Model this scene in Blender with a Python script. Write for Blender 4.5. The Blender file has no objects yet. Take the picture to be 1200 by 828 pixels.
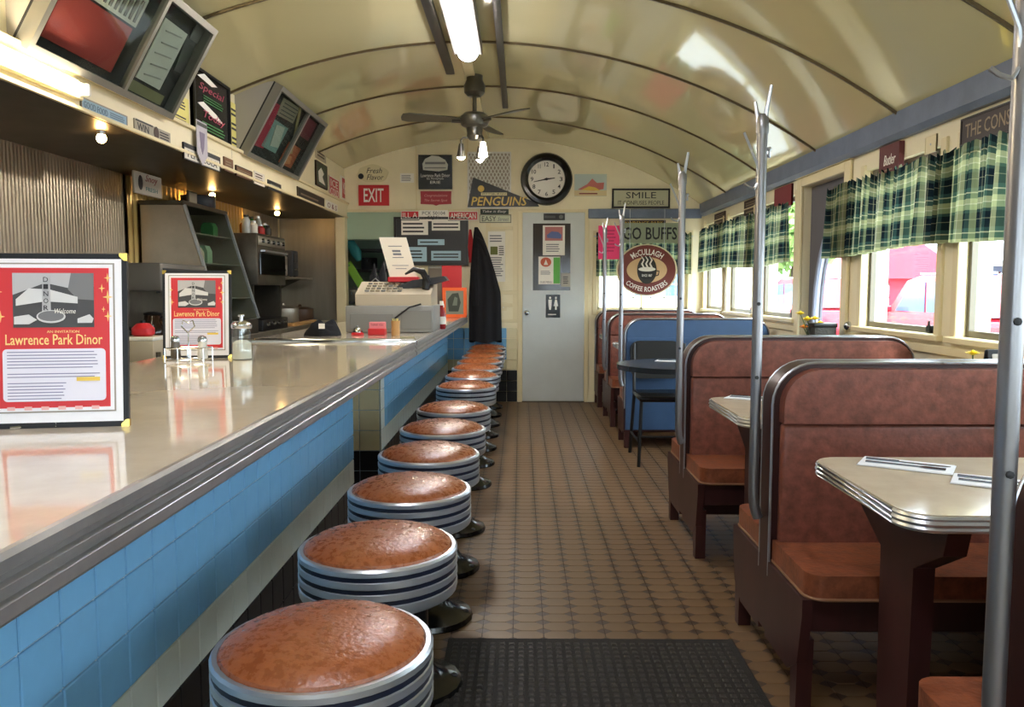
import bpy, bmesh, math, random
from mathutils import Vector, Matrix
random.seed(7)
SC = bpy.context.scene
COL = SC.collection
PI = math.pi
X3, Y3, Z3 = Vector((1, 0, 0)), Vector((0, 1, 0)), Vector((0, 0, 1))

# ------------------------------------------------------------------ camera
FPX, CAMZ = 950.0, 1.2
PITCH = math.atan((414 - 337) / FPX)
YAW = math.atan(10 / math.hypot(FPX, 77))
cam_d = bpy.data.cameras.new('camera')
cam_d.sensor_width = 36.0
cam_d.lens = FPX / 1200 * 36
cam_d.clip_start = 0.02
cam_d.clip_end = 400
cam = bpy.data.objects.new('camera', cam_d)
cam.location = (0, 0, CAMZ)
cam.rotation_euler = (PI / 2 - PITCH, 0, YAW)
COL.objects.link(cam)
SC.camera = cam

# ------------------------------------------------------------------ sky, sun, exposure
SKY_STRENGTH = 3.1
SUN_ENERGY = 2.2
EXPOSURE = 2.05
TUBE_STRENGTH = 14.5
world = bpy.data.worlds.new('overcast_sky')
SC.world = world
world.use_nodes = True
bg = world.node_tree.nodes['Background']
bg.inputs[0].default_value = (0.93, 0.97, 1.0, 1)
bg.inputs[1].default_value = SKY_STRENGTH
sun_d = bpy.data.lights.new('sun', 'SUN')
sun_d.energy = SUN_ENERGY
sun_d.angle = math.radians(12)
sun_d.color = (1, 0.95, 0.86)
sun = bpy.data.objects.new('sun', sun_d)
sun.rotation_euler = (math.radians(38), 0, math.radians(35))
COL.objects.link(sun)
SC.view_settings.view_transform = 'Standard'
SC.view_settings.look = 'None'
SC.view_settings.exposure = EXPOSURE
SC.view_settings.gamma = 1
SC.view_settings.use_curve_mapping = False
SC.cycles.max_bounces = 10
SC.cycles.transparent_max_bounces = 12
SC.cycles.sample_clamp_indirect = 6

# ------------------------------------------------------------------ measuring helper: where a sight line meets a real wall or floor plane
_fw = Vector((-math.sin(YAW) * math.cos(PITCH), math.cos(YAW) * math.cos(PITCH), -math.sin(PITCH)))
_rt = Vector((math.cos(YAW), math.sin(YAW), 0))
_up = _rt.cross(_fw)
def P(u, v, ax, val):
    d = _fw * FPX + _rt * (u - 600) - _up * (v - 414)
    i = 'xyz'.index(ax)
    c = Vector((0, 0, CAMZ))
    return c + d * ((val - c[i]) / d[i])

# ------------------------------------------------------------------ materials
def lin(h):
    if isinstance(h, str):
        h = h.lstrip('#')
        c = [int(h[i:i + 2], 16) / 255 for i in (0, 2, 4)]
    else:
        c = list(h)
    return [(x / 12.92 if x <= 0.04045 else ((x + 0.055) / 1.055) ** 2.4) for x in c]
MATS = {}
def mat(name, col='808080', rough=0.5, metal=0.0, var=0.0, vscale=8.0, bump=0.0, bscale=60.0, spec=0.5, coat=0.0,
        emit=None, estr=0.0, col2=None, stretch=(1, 1, 1), rvar=0.0, bdist=0.01, trans=0.0, ior=1.45):
    if name in MATS:
        return MATS[name]
    m = bpy.data.materials.new(name)
    m.use_nodes = True
    nt = m.node_tree
    b = nt.nodes['Principled BSDF']
    c = lin(col)
    b.inputs['Base Color'].default_value = (*c, 1)
    b.inputs['Roughness'].default_value = rough
    b.inputs['Metallic'].default_value = metal
    b.inputs['Specular IOR Level'].default_value = spec
    b.inputs['Coat Weight'].default_value = coat
    b.inputs['Coat Roughness'].default_value = 0.06
    b.inputs['Transmission Weight'].default_value = trans
    b.inputs['IOR'].default_value = ior
    if emit:
        b.inputs['Emission Color'].default_value = (*lin(emit), 1)
        b.inputs['Emission Strength'].default_value = estr
    if var or bump or rvar:
        tc = nt.nodes.new('ShaderNodeTexCoord')
        mp = nt.nodes.new('ShaderNodeMapping')
        mp.inputs['Scale'].default_value = stretch
        nt.links.new(tc.outputs['Object'], mp.inputs['Vector'])
        if var or rvar:
            nz = nt.nodes.new('ShaderNodeTexNoise')
            nz.inputs['Scale'].default_value = vscale
            nz.inputs['Detail'].default_value = 5
            nz.inputs['Roughness'].default_value = 0.65
            nt.links.new(mp.outputs[0], nz.inputs['Vector'])
        if var:
            rp = nt.nodes.new('ShaderNodeValToRGB')
            c2 = lin(col2) if col2 else [x * (1 - var) for x in c]
            c1 = c if col2 else [min(1, x * (1 + var * 0.6)) for x in c]
            rp.color_ramp.elements[0].position = 0.34
            rp.color_ramp.elements[1].position = 0.66
            rp.color_ramp.elements[0].color = (*c2, 1)
            rp.color_ramp.elements[1].color = (*c1, 1)
            nt.links.new(nz.outputs['Fac'], rp.inputs[0])
            nt.links.new(rp.outputs[0], b.inputs['Base Color'])
        if rvar:
            mr = nt.nodes.new('ShaderNodeMapRange')
            mr.inputs['To Min'].default_value = max(0.02, rough - rvar)
            mr.inputs['To Max'].default_value = rough + rvar
            nt.links.new(nz.outputs['Fac'], mr.inputs['Value'])
            nt.links.new(mr.outputs[0], b.inputs['Roughness'])
        if bump:
            n2 = nt.nodes.new('ShaderNodeTexNoise')
            n2.inputs['Scale'].default_value = bscale
            n2.inputs['Detail'].default_value = 3
            nt.links.new(mp.outputs[0], n2.inputs['Vector'])
            bp = nt.nodes.new('ShaderNodeBump')
            bp.inputs['Strength'].default_value = bump
            bp.inputs['Distance'].default_value = bdist
            nt.links.new(n2.outputs['Fac'], bp.inputs['Height'])
            nt.links.new(bp.outputs[0], b.inputs['Normal'])
    MATS[name] = m
    return m

def glass_mat(name, tint='f4fbff', gloss=0.07, rough=0.02):
    if name in MATS:
        return MATS[name]
    m = bpy.data.materials.new(name)
    m.use_nodes = True
    nt = m.node_tree
    nt.nodes.clear()
    o = nt.nodes.new('ShaderNodeOutputMaterial')
    t = nt.nodes.new('ShaderNodeBsdfTransparent')
    g = nt.nodes.new('ShaderNodeBsdfGlossy')
    x = nt.nodes.new('ShaderNodeMixShader')
    t.inputs[0].default_value = (*lin(tint), 1)
    g.inputs['Roughness'].default_value = rough
    x.inputs[0].default_value = gloss
    nt.links.new(t.outputs[0], x.inputs[1])
    nt.links.new(g.outputs[0], x.inputs[2])
    nt.links.new(x.outputs[0], o.inputs[0])
    MATS[name] = m
    return m

def plaid_mat(name, axis=1):
    m = bpy.data.materials.new(name)
    m.use_nodes = True
    nt = m.node_tree
    nt.nodes.clear()
    o = nt.nodes.new('ShaderNodeOutputMaterial')
    tc = nt.nodes.new('ShaderNodeTexCoord')
    uvs = nt.nodes.new('ShaderNodeSeparateXYZ')
    nt.links.new(tc.outputs['UV'], uvs.inputs[0])
    def stripes(sock, period, bands):
        d = nt.nodes.new('ShaderNodeMath'); d.operation = 'DIVIDE'; d.inputs[1].default_value = period
        nt.links.new(sock, d.inputs[0])
        f = nt.nodes.new('ShaderNodeMath'); f.operation = 'FRACT'
        nt.links.new(d.outputs[0], f.inputs[0])
        r = nt.nodes.new('ShaderNodeValToRGB')
        r.color_ramp.interpolation = 'CONSTANT'
        e = r.color_ramp.elements
        e[0].position, e[0].color = bands[0][0], (*lin(bands[0][1]), 1)
        e[1].position, e[1].color = bands[1][0], (*lin(bands[1][1]), 1)
        for p, c in bands[2:]:
            k = e.new(p); k.color = (*lin(c), 1)
        nt.links.new(f.outputs[0], r.inputs[0])
        return r.outputs[0]
    bands = [(0, '1a2428'), (.16, '3a5650'), (.26, 'c9c9a4'), (.29, '46604f'), (.42, 'b4b88a'), (.54, 'd8d6b4'), (.57, '9ba67a'), (.70, '3b5248'), (.78, '141c22'), (.93, '8a8a6e'), (.95, '1a2428')]
    a = stripes(uvs.outputs[0], .125, bands)
    c = stripes(uvs.outputs[1], .16, bands)
    mx = nt.nodes.new('ShaderNodeMix'); mx.data_type = 'RGBA'; mx.inputs['Factor'].default_value = 0.5
    nt.links.new(a, mx.inputs['A']); nt.links.new(c, mx.inputs['B'])
    df = nt.nodes.new('ShaderNodeBsdfDiffuse'); tr = nt.nodes.new('ShaderNodeBsdfTranslucent')
    ms = nt.nodes.new('ShaderNodeMixShader'); ms.inputs[0].default_value = 0.36
    nt.links.new(mx.outputs['Result'], df.inputs[0]); nt.links.new(mx.outputs['Result'], tr.inputs[0])
    nt.links.new(df.outputs[0], ms.inputs[1]); nt.links.new(tr.outputs[0], ms.inputs[2])
    nt.links.new(ms.outputs[0], o.inputs[0])
    MATS[name] = m
    return m

# ------------------------------------------------------------------ mesh builder
class MB:
    def __init__(s):
        s.v, s.f, s.uv = [], [], None
    def add(s, vs, fs):
        o = len(s.v)
        s.v += [tuple(p) for p in vs]
        s.f += [tuple(i + o for i in f) for f in fs]
        return s
    def bm(s, b, M=None):
        b.verts.index_update()
        vs = [(M @ v.co) if M else v.co.copy() for v in b.verts]
        fs = [[v.index for v in f.verts] for f in b.faces]
        b.free()
        return s.add(vs, fs)
    def box(s, x0, x1, y0, y1, z0, z1, bev=0, seg=2):
        x0, x1 = min(x0, x1), max(x0, x1); y0, y1 = min(y0, y1), max(y0, y1); z0, z1 = min(z0, z1), max(z0, z1)
        if not bev:
            vs = [(x, y, z) for z in (z0, z1) for y in (y0, y1) for x in (x0, x1)]
            return s.add(vs, [(0, 2, 3, 1), (4, 5, 7, 6), (0, 1, 5, 4), (2, 6, 7, 3), (0, 4, 6, 2), (1, 3, 7, 5)])
        b = bmesh.new()
        bmesh.ops.create_cube(b, size=1)
        for v in b.verts:
            v.co = Vector(((x0 + x1) / 2 + v.co.x * (x1 - x0), (y0 + y1) / 2 + v.co.y * (y1 - y0), (z0 + z1) / 2 + v.co.z * (z1 - z0)))
        bmesh.ops.bevel(b, geom=b.edges[:], offset=bev, segments=seg, profile=0.5, affect='EDGES', clamp_overlap=True)
        return s.bm(b)
    def prism(s, pts, O, A, B, D, bev=0, seg=2):
        """polygon (a,b) pairs in plane O+a*A+b*B, extruded by vector D"""
        O, A, B, D = Vector(O), Vector(A), Vector(B), Vector(D)
        n = len(pts)
        lo = [O + A * a + B * b for a, b in pts]
        hi = [p + D for p in lo]
        area = sum(pts[i][0] * pts[(i + 1) % n][1] - pts[(i + 1) % n][0] * pts[i][1] for i in range(n))
        flip = (A.cross(B).dot(D) > 0) == (area > 0)
        sides = [(i, (i + 1) % n, n + (i + 1) % n, n + i) for i in range(n)]
        fs = [tuple(range(n))[::-1], tuple(range(n, 2 * n))] + sides
        if not flip:
            fs = [f[::-1] for f in fs]
        if not bev:
            return s.add(lo + hi, fs)
        b = bmesh.new()
        bv = [b.verts.new(p) for p in lo + hi]
        for f in fs:
            b.faces.new([bv[i] for i in f])
        bmesh.ops.bevel(b, geom=[e for e in b.edges if e.calc_face_angle(0) > 0.7], offset=bev, segments=seg, profile=0.5, affect='EDGES', clamp_overlap=True)
        return s.bm(b)
    def tube(s, pts, r, n=8, closed=False):
        pts = [Vector(p) for p in pts]
        m = len(pts)
        rs = r if isinstance(r, (list, tuple)) else [r] * m
        vs, prev = [], None
        for i, p in enumerate(pts):
            if closed:
                t = (pts[(i + 1) % m] - pts[i - 1])
            else:
                t = pts[min(i + 1, m - 1)] - pts[max(i - 1, 0)]
            t.normalize()
            if prev is None:
                ref = Z3 if abs(t.z) < 0.9 else X3
                a = t.cross(ref).normalized()
            else:
                a = (prev - t * prev.dot(t))
                a = a.normalized() if a.length > 1e-6 else t.orthogonal().normalized()
            prev = a
            b = t.cross(a)
            for k in range(n):
                w = 2 * PI * k / n
                vs.append(p + (a * math.cos(w) + b * math.sin(w)) * rs[i])
        fs = []
        for i in range(m if closed else m - 1):
            j = (i + 1) % m
            for k in range(n):
                fs.append((i * n + k, i * n + (k + 1) % n, j * n + (k + 1) % n, j * n + k))
        if not closed:
            fs.append(tuple(range(n))[::-1])
            fs.append(tuple((m - 1) * n + k for k in range(n)))
        return s.add(vs, fs)
    def lathe(s, prof, n=24, c=(0, 0, 0), axis=Z3, sx=1, sy=1):
        c = Vector(c)
        M = Z3.rotation_difference(Vector(axis)).to_matrix()
        vs, fs = [], []
        for r, z in prof:
            for k in range(n):
                w = 2 * PI * k / n
                vs.append(c + M @ Vector((r * sx * math.cos(w), r * sy * math.sin(w), z)))
        for i in range(len(prof) - 1):
            for k in range(n):
                fs.append((i * n + k, i * n + (k + 1) % n, (i + 1) * n + (k + 1) % n, (i + 1) * n + k))
        if prof[0][0] > 1e-5:
            fs.append(tuple(range(n))[::-1])
        if prof[-1][0] > 1e-5:
            fs.append(tuple((len(prof) - 1) * n + k for k in range(n)))
        return s.add(vs, fs)
    def cyl(s, p0, p1, r, n=12, r2=None):
        return s.tube([p0, p1], [r, r if r2 is None else r2], n)
    def ball(s, c, r, n=12, sc=(1, 1, 1)):
        b = bmesh.new()
        bmesh.ops.create_uvsphere(b, u_segments=n, v_segments=max(4, n // 2), radius=r)
        for v in b.verts:
            v.co = Vector((c[0] + v.co.x * sc[0], c[1] + v.co.y * sc[1], c[2] + v.co.z * sc[2]))
        return s.bm(b)
    def grid(s, fn, nu, nv):
        vs = [fn(i / nu, j / nv) for j in range(nv + 1) for i in range(nu + 1)]
        fs = [(j * (nu + 1) + i, j * (nu + 1) + i + 1, (j + 1) * (nu + 1) + i + 1, (j + 1) * (nu + 1) + i) for j in range(nv) for i in range(nu)]
        return s.add(vs, fs)
    def text(s, st, O, R, U, w, h, d=0.0012, bold=0.0, shear=0.0, arc=None):
        """lettering fitted into w x h, centred on O in the plane R,U; stretched to fill; d = thickness"""
        cu = bpy.data.curves.new('lettering', 'FONT')
        cu.body = st
        cu.size = 1
        cu.resolution_u = 2
        cu.offset = bold
        cu.shear = shear
        cu.align_x = 'CENTER'
        ob = bpy.data.objects.new('lettering', cu)
        me = bpy.data.meshes.new_from_object(ob)
        vs = [v.co.copy() for v in me.vertices]
        fs = [tuple(p.vertices) for p in me.polygons]
        bpy.data.objects.remove(ob); bpy.data.curves.remove(cu); bpy.data.meshes.remove(me)
        if not vs:
            return s
        xs = [v.x for v in vs]; ys = [v.y for v in vs]
        cx, cy = (min(xs) + max(xs)) / 2, (min(ys) + max(ys)) / 2
        sx, sy = w / max(1e-6, max(xs) - min(xs)), h / max(1e-6, max(ys) - min(ys))
        R, U, O = Vector(R), Vector(U), Vector(O)
        N = R.cross(U)
        def place(v):
            x, y = (v.x - cx) * sx, (v.y - cy) * sy
            if arc:            # bend the line of text on a circle of radius |arc|; positive = centre below
                a = x / arc
                rr = arc + y
                x, y = rr * math.sin(a), rr * math.cos(a) - arc
            return O + R * x + U * y
        base = [place(v) for v in vs]
        n = len(base)
        # front faces plus thin walls
        edges = {}
        for f in fs:
            for i in range(len(f)):
                e = (f[i], f[(i + 1) % len(f)])
                k = (min(e), max(e))
                edges.setdefault(k, []).append(e)
        front = [p + N * d for p in base]
        ff = list(fs)
        walls = []
        for k, es in edges.items():
            if len(es) == 1:
                a, b = es[0]
                walls.append((a + n, b + n, b, a))
        return s.add(front + base, ff + walls)
    def obj(s, name, material, smooth=35):
        me = bpy.data.meshes.new(name)
        me.from_pydata(s.v, [], s.f)
        if s.uv:
            l = me.uv_layers.new(name='UVMap')
            for lp in me.loops:
                l.data[lp.index].uv = s.uv[lp.vertex_index]
        me.materials.append(material)
        if smooth:
            me.shade_smooth()
            me.set_sharp_from_angle(angle=math.radians(smooth))
        me.update()
        o = bpy.data.objects.new(name, me)
        COL.objects.link(o)
        return o

OFF = {}
def tagit(o, label=None, cat=None, group=None, kind=None):
    if label: o['label'] = label
    if cat: o['category'] = cat
    if group: o['group'] = group
    if kind: o['kind'] = kind
    return o
def thing(name, label, cat, loc=(0, 0, 0), rotz=0, group=None, absl=True):
    """an Empty at the base of a thing; absl: its parts are given in room coordinates"""
    o = bpy.data.objects.new(name, None)
    o.empty_display_size = 0.05
    COL.objects.link(o)
    o.location = loc
    o.rotation_euler = (0, 0, rotz)
    OFF[o] = Vector(loc) if absl else Vector((0, 0, 0))
    return tagit(o, label, cat, group)
def part(name, mb, m, parent, label=None, kind=None, smooth=35):
    off = OFF.get(parent, Vector((0, 0, 0)))
    if off.length:
        mb.v = [tuple(Vector(p) - off) for p in mb.v]
    o = mb.obj(name, m, smooth)
    o.parent = parent
    OFF[o] = off
    return tagit(o, label, None, None, kind)
def solo(name, mb, m, label, cat, group=None, kind=None, smooth=35, base=None):
    if base is None:
        xs, ys, zs = zip(*mb.v)
        base = Vector(((min(xs) + max(xs)) / 2, (min(ys) + max(ys)) / 2, min(zs)))
    mb.v = [tuple(Vector(p) - Vector(base)) for p in mb.v]
    o = mb.obj(name, m, smooth)
    o.location = base
    return tagit(o, label, cat, group, kind)
def struct(name, mb, m, parent=None, label=None, smooth=35):
    o = mb.obj(name, m, smooth)
    if parent: o.parent = parent
    else: o['kind'] = 'structure'
    if label: o['label'] = label
    OFF[o] = Vector((0, 0, 0))
    return o
def dup(root, loc=None, rotz=None, label=None, group=None):
    r = root.copy(); COL.objects.link(r)
    if loc is not None: r.location = loc
    if rotz is not None: r.rotation_euler = (0, 0, rotz)
    if label: r['label'] = label
    if group: r['group'] = group
    for ch in list(root.children):
        c = ch.copy(); COL.objects.link(c); c.parent = r
        for g in list(ch.children):
            d = g.copy(); COL.objects.link(d); d.parent = c
    return r
def inst(me_obj_mesh, name, loc, parent, off=Vector((0, 0, 0)), rot=None, m=None):
    o = bpy.data.objects.new(name, me_obj_mesh)
    COL.objects.link(o)
    o.parent = parent
    o.location = Vector(loc) - off
    if rot: o.rotation_euler = rot
    return o
def mesh_of(mb, name, m, smooth=35):
    o = mb.obj(name, m, smooth)
    me = o.data
    bpy.data.objects.remove(o)
    return me

def arcpts(cx, cz, r, a0, a1, n):
    return [(cx + r * math.cos(math.radians(a0 + (a1 - a0) * i / n)), cz + r * math.sin(math.radians(a0 + (a1 - a0) * i / n))) for i in range(n + 1)]
def rrect(x0, x1, z0, z1, r, n=5, which=(1, 1, 1, 1)):
    """rounded rectangle outline, corners: bl, br, tr, tl"""
    p = []
    p += arcpts(x0 + r, z0 + r, r, 180, 270, n) if which[0] else [(x0, z0)]
    p += arcpts(x1 - r, z0 + r, r, 270, 360, n) if which[1] else [(x1, z0)]
    p += arcpts(x1 - r, z1 - r, r, 0, 90, n) if which[2] else [(x1, z1)]
    p += arcpts(x0 + r, z1 - r, r, 90, 180, n) if which[3] else [(x0, z1)]
    return p

def sign(name, label, cat, O, R, U, w, h, t, back, els, group=None, board='board', bev=0.0):
    """flat thing on a wall: board + proud pieces. O = centre of its back; element coordinates are fractions of w, h"""
    O, R, U = Vector(O), Vector(R).normalized(), Vector(U).normalized()
    N = R.cross(U)
    root = thing(name, label, cat, O - U * (h / 2), 0, group)
    mb = MB()
    if isinstance(board, list):
        mb.prism([(a * w, b * h) for a, b in board], O, R, U, N * t)
        bname = 'board'
    else:
        mb.prism([(-w / 2, -h / 2), (w / 2, -h / 2), (w / 2, h / 2), (-w / 2, h / 2)], O, R, U, N * t, bev)
        bname = board
    part(bname, mb, back, root)
    for k, e in enumerate(els):
        kind, nm, m = e[0], e[1], e[2]
        z = t + 0.0006 * k
        Q = O + N * z
        mb = MB()
        if kind == 'r':
            x, y, ww, hh = e[3:7]
            mb.prism([(-ww * w / 2, -hh * h / 2), (ww * w / 2, -hh * h / 2), (ww * w / 2, hh * h / 2), (-ww * w / 2, hh * h / 2)], Q + R * x * w + U * y * h, R, U, N * 0.0015)
        elif kind == 't':
            st, x, y, ww, hh = e[3:8]
            kw = e[8] if len(e) > 8 else {}
            mb.text(st, Q + R * x * w + U * y * h, R, U, ww * w, hh * h, **kw)
        elif kind == 'p':
            mb.prism([(a * w, b * h) for a, b in e[3]], Q, R, U, N * 0.0015)
        elif kind == 'e':
            x, y, rx, ry = e[3:7]
            mb.prism([(x * w + rx * w * math.cos(2 * PI * i / 24), y * h + ry * h * math.sin(2 * PI * i / 24)) for i in range(24)], Q, R, U, N * 0.0015)
        elif kind == 'l':         # ruled lines of small print, joined
            x, y, ww, hh, nl = e[3:8]
            rr = random.Random(nl)
            for i in range(nl):
                yy = y + hh / 2 - hh * (i + .5) / nl
                lw = ww * rr.uniform(.78, 1)
                mb.prism([(-lw * w / 2, -hh / nl * h * .22), (lw * w / 2, -hh / nl * h * .22), (lw * w / 2, hh / nl * h * .22), (-lw * w / 2, hh / nl * h * .22)], Q + R * (x - (ww - lw) / 2) * w + U * yy * h, R, U, N * 0.001)
        elif kind == 'f':         # frame border
            bw, dd = e[3], e[4]
            o = [(-w / 2, -h / 2), (w / 2, -h / 2), (w / 2, h / 2), (-w / 2, h / 2)]
            mb.prism([o[0], o[1], (w / 2, -h / 2 + bw), (-w / 2, -h / 2 + bw)], O, R, U, N * (t + dd))
            mb.prism([(-w / 2, h / 2 - bw), (w / 2, h / 2 - bw), o[2], o[3]], O, R, U, N * (t + dd))
            mb.prism([(-w / 2, -h / 2 + bw), (-w / 2 + bw, -h / 2 + bw), (-w / 2 + bw, h / 2 - bw), (-w / 2, h / 2 - bw)], O, R, U, N * (t + dd))
            mb.prism([(w / 2 - bw, -h / 2 + bw), (w / 2, -h / 2 + bw), (w / 2, h / 2 - bw), (w / 2 - bw, h / 2 - bw)], O, R, U, N * (t + dd))
        part(nm, mb, m, root)
    return root

# ------------------------------------------------------------------ the palette
CREAM = mat('cream_paint', 'eadfbc', 0.42, var=.06, vscale=3)
CREAM2 = mat('cream_paint_trim', 'e2d4aa', 0.38)
CEIL = mat('gloss_cream_ceiling', 'c9c094', 0.05, coat=0.25, bump=.03, bscale=2.2, bdist=.05, spec=.6)
RIB = mat('rib_metal', '6b5f48', 0.3, 0.8, bump=.5, bscale=90)
BLUETRIM = mat('slate_blue_trim', '6a7588', 0.4, var=.15, vscale=6)
CHROME = mat('chrome', 'd4d8dc', 0.14, 1.0)
CHROME2 = mat('brushed_aluminium', 'c6ccd4', 0.3, 0.85)
STEEL = mat('stainless_steel', '9d9688', 0.36, 0.7, var=.2, vscale=5, stretch=(1, 1, .1))
STEELD = mat('dark_stainless', '5a554b', 0.4, 0.8, var=.25, vscale=5)
BLACK = mat('black_enamel', '151515', 0.4)
BLACKG = mat('black_gloss', '0e0f11', 0.18)
RUBBER = mat('black_rubber', '1b1815', 0.75, bump=.6, bscale=260, var=.4, vscale=30)
CHAR = mat('charcoal', '2b2d30', 0.5)
DARKB = mat('dark_navy_groove', '141a2c', 0.35)
WHITE = mat('white_paper', 'eeeae0', 0.7)
WHITEG = mat('white_enamel', 'e8e6dc', 0.3)
IVORY = mat('counter_laminate', 'd9cdb8', 0.10, var=.10, vscale=7, coat=.5)
LEATHER = mat('brown_leather', '965630', 0.28, var=.5, vscale=60, col2='783f20', bump=.35, bscale=120, bdist=.004, rvar=.08)
LEATHER2 = mat('russet_bench_vinyl', '885042', 0.34, var=.5, vscale=26, col2='643a30', bump=.25, bscale=80, bdist=.004, rvar=.1)
MAROON = mat('maroon_wood', '3a1c1a', 0.38, var=.3, vscale=9, stretch=(1, 1, .3))
BLUETILE = mat('blue_glazed_tile', '76add6', 0.2, var=.10, vscale=2.2)
WHITETILE = mat('white_glazed_tile', 'c9d0c8', 0.2, var=.06, vscale=3)
CREAMTILE = mat('cream_glazed_tile', 'd6cba4', 0.2, var=.06, vscale=3)
BLACKTILE = mat('black_glazed_tile', '101114', 0.4)
GROUT = mat('grey_grout', 'a3b6c2', 0.85)
GROUTD = mat('dark_grout', '382e25', 0.9)
FTILE = mat('tan_floor_tile', '755c41', 0.45, var=.28, vscale=1.3, col2='5f4930', rvar=.1)
FDOT = mat('brown_floor_dot', '3e2f23', 0.42)
RED = mat('red_paint', 'c2242b', 0.4)
REDD = mat('dark_red', '7c1f23', 0.45)
PINK = mat('hot_pink_paper', 'f2457f', 0.6)
ORANGE = mat('orange_plastic', 'e8642a', 0.35)
YELLOW = mat('pale_yellow_paper', 'e8dd84', 0.6)
GOLD = mat('gold_print', 'd9b64c', 0.35)
GREEN = mat('green_print', '3f7a44', 0.5)
LIME = mat('lime_plastic', '86b83a', 0.45)
TEAL = mat('teal_fabric', '2d7d80', 0.7)
LBLUE = mat('light_blue_paper', 'a9c9d8', 0.6)
GREY = mat('grey_plastic', '8b8b86', 0.5)
GREYD = mat('dark_grey', '4a4a48', 0.55)
GREYP = mat('pale_grey_paint', 'c6cbc8', 0.38, var=.05, vscale=3)
BEIGE = mat('beige_plastic', 'b7ab93', 0.5)
BROWN = mat('dark_brown_wood', '3d2a20', 0.5, var=.3, vscale=14)
TAN = mat('tan_wood', 'b98d56', 0.5)
BLUEP = mat('denim_blue_panel', '3e5b80', 0.45, var=.1, vscale=4)
SALVIA = mat('pale_green_paint', '9db39c', 0.5)
COATM = mat('black_cloth', '17171b', 0.9, bump=.4, bscale=200)
PRINTG = mat('grey_print', '77777a', 0.6)
PRINTD = mat('dark_print', '2f2f33', 0.6)
PANE = glass_mat('window_glass')
JAR = glass_mat('clear_jar_glass', 'eef4f2', 0.14)
MESHW = mat('white_lath', 'e4e2dc', 0.5)
SUGAR = mat('white_sugar', 'f0ece2', 0.9, bump=.5, bscale=300)
PLAID = plaid_mat('green_plaid_cloth')
def emis(name, col, s):
    m = mat(name, col, 0.5, emit=col, estr=s)
    return m
# ================================================================== THE ROOM
XR, XL, YB, YE = 1.9, -2.53, 8.5, -2.6
AC, AZ, AR = -0.32, 2.735, 3.85
def zc(x):
    return AZ - AR + math.sqrt(AR * AR - (x - AC) ** 2)

# ---- floor: dark grout bed, octagon tiles and small split dots
fl = MB(); fl.box(XL - .1, XR + .12, YE - .1, 10.6, -.08, -.005)
floor = struct('floor', fl, GROUTD)
PX, PY, DX, DY, GR = .107, .0745, .027, .0215, .0012
def octa(mb, cx, cy, z0=-.006, z1=0.0):
    hx, hy = PX / 2 - GR, PY / 2 - GR
    o = [(-hx + DX, -hy), (hx - DX, -hy), (hx, -hy + DY), (hx, hy - DY), (hx - DX, hy), (-hx + DX, hy), (-hx, hy - DY), (-hx, -hy + DY)]
    k = .985
    vs = [(cx + a, cy + b, z0) for a, b in o] + [(cx + a, cy + b, z1 - .0012) for a, b in o] + [(cx + a * k, cy + b * k, z1) for a, b in o]
    fs = [(i, (i + 1) % 8, 8 + (i + 1) % 8, 8 + i) for i in range(8)] + [(8 + i, 8 + (i + 1) % 8, 16 + (i + 1) % 8, 16 + i) for i in range(8)] + [tuple(range(16, 24))]
    mb.add(vs, fs)
_t = MB(); octa(_t, 0, 0); tile_me = mesh_of(_t, 'floor_tile', FTILE)
cells = []
for i in range(-8, 18):
    for j in range(0, 134):
        cells.append((i * PX + .028, -1.45 + j * PY))
def vis_rank(c):
    x, y = c
    if y < 1.3: return 99
    if y < 2.66 and -.27 < x < .74: return 90
    px = 610 + x * 950 / y; py = 337 + 1140 / y
    if px > 1190 or py > 840 or px < 240: return 60 + y
    if x < -.1 and y < 2.9: return 40 + y
    if x > .85 and y > 2.2: return 30 + y
    return y
cells.sort(key=vis_rank)
for x, y in cells[:300]:
    inst(tile_me, 'floor_tile', (x, y, 0), floor)
rest = MB()
for x, y in cells[300:]:
    octa(rest, x, y)
o = rest.obj('floor_tiles_beyond', FTILE); o.parent = floor; o['kind'] = 'stuff'
dots = MB()
for i in range(-9, 18):
    for j in range(0, 135):
        cx, cy = (i + .5) * PX + .028, -1.45 + (j - .5) * PY
        for s in (-1, 1):
            a0, a1 = (cx - DX + .001, cx - GR * .7) if s < 0 else (cx + GR * .7, cx + DX - .001)
            b = DY - .001
            dots.add([(a0, cy - b, -.0006), (a1, cy - b, -.0006), (a1, cy + b, -.0006), (a0, cy + b, -.0006)], [(0, 1, 2, 3)])
o = dots.obj('floor_dot_tiles', FDOT); o.parent = floor; o['kind'] = 'stuff'

# ---- ceiling: vaulted, glossy panels between ribs
NA = 40
def ceil_strip(y0, y1, lift, thick):
    mb = MB()
    xs = [XL + (XR + .02 - XL) * i / NA for i in range(NA + 1)]
    for (za, zb) in ((lift, lift + thick),):
        vs = []
        for x in xs:
            z = zc(x)
            vs += [(x, y0, z + za), (x, y1, z + za), (x, y1, z + zb), (x, y0, z + zb)]
        fs = []
        for i in range(NA):
            a, b = i * 4, i * 4 + 4
            for k in range(4):
                fs.append((a + k, a + (k + 1) % 4, b + (k + 1) % 4, b + k))
        fs += [(3, 2, 1, 0), tuple(NA * 4 + k for k in range(4))]
        mb.add(vs, fs)
    return mb
ceiling = struct('ceiling', ceil_strip(YE - .1, YB + .12, .02, .05), CREAM)
RIBS = [-2.5, -1.4, -.3, .8, 1.9, 3.0, 4.1, 5.2, 6.32, 7.44, YB]
for a, b in zip(RIBS, RIBS[1:]):
    o = ceil_strip(a + .004, b - .004, 0, .015).obj('ceiling_panel', CEIL, 60); o.parent = ceiling
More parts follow.
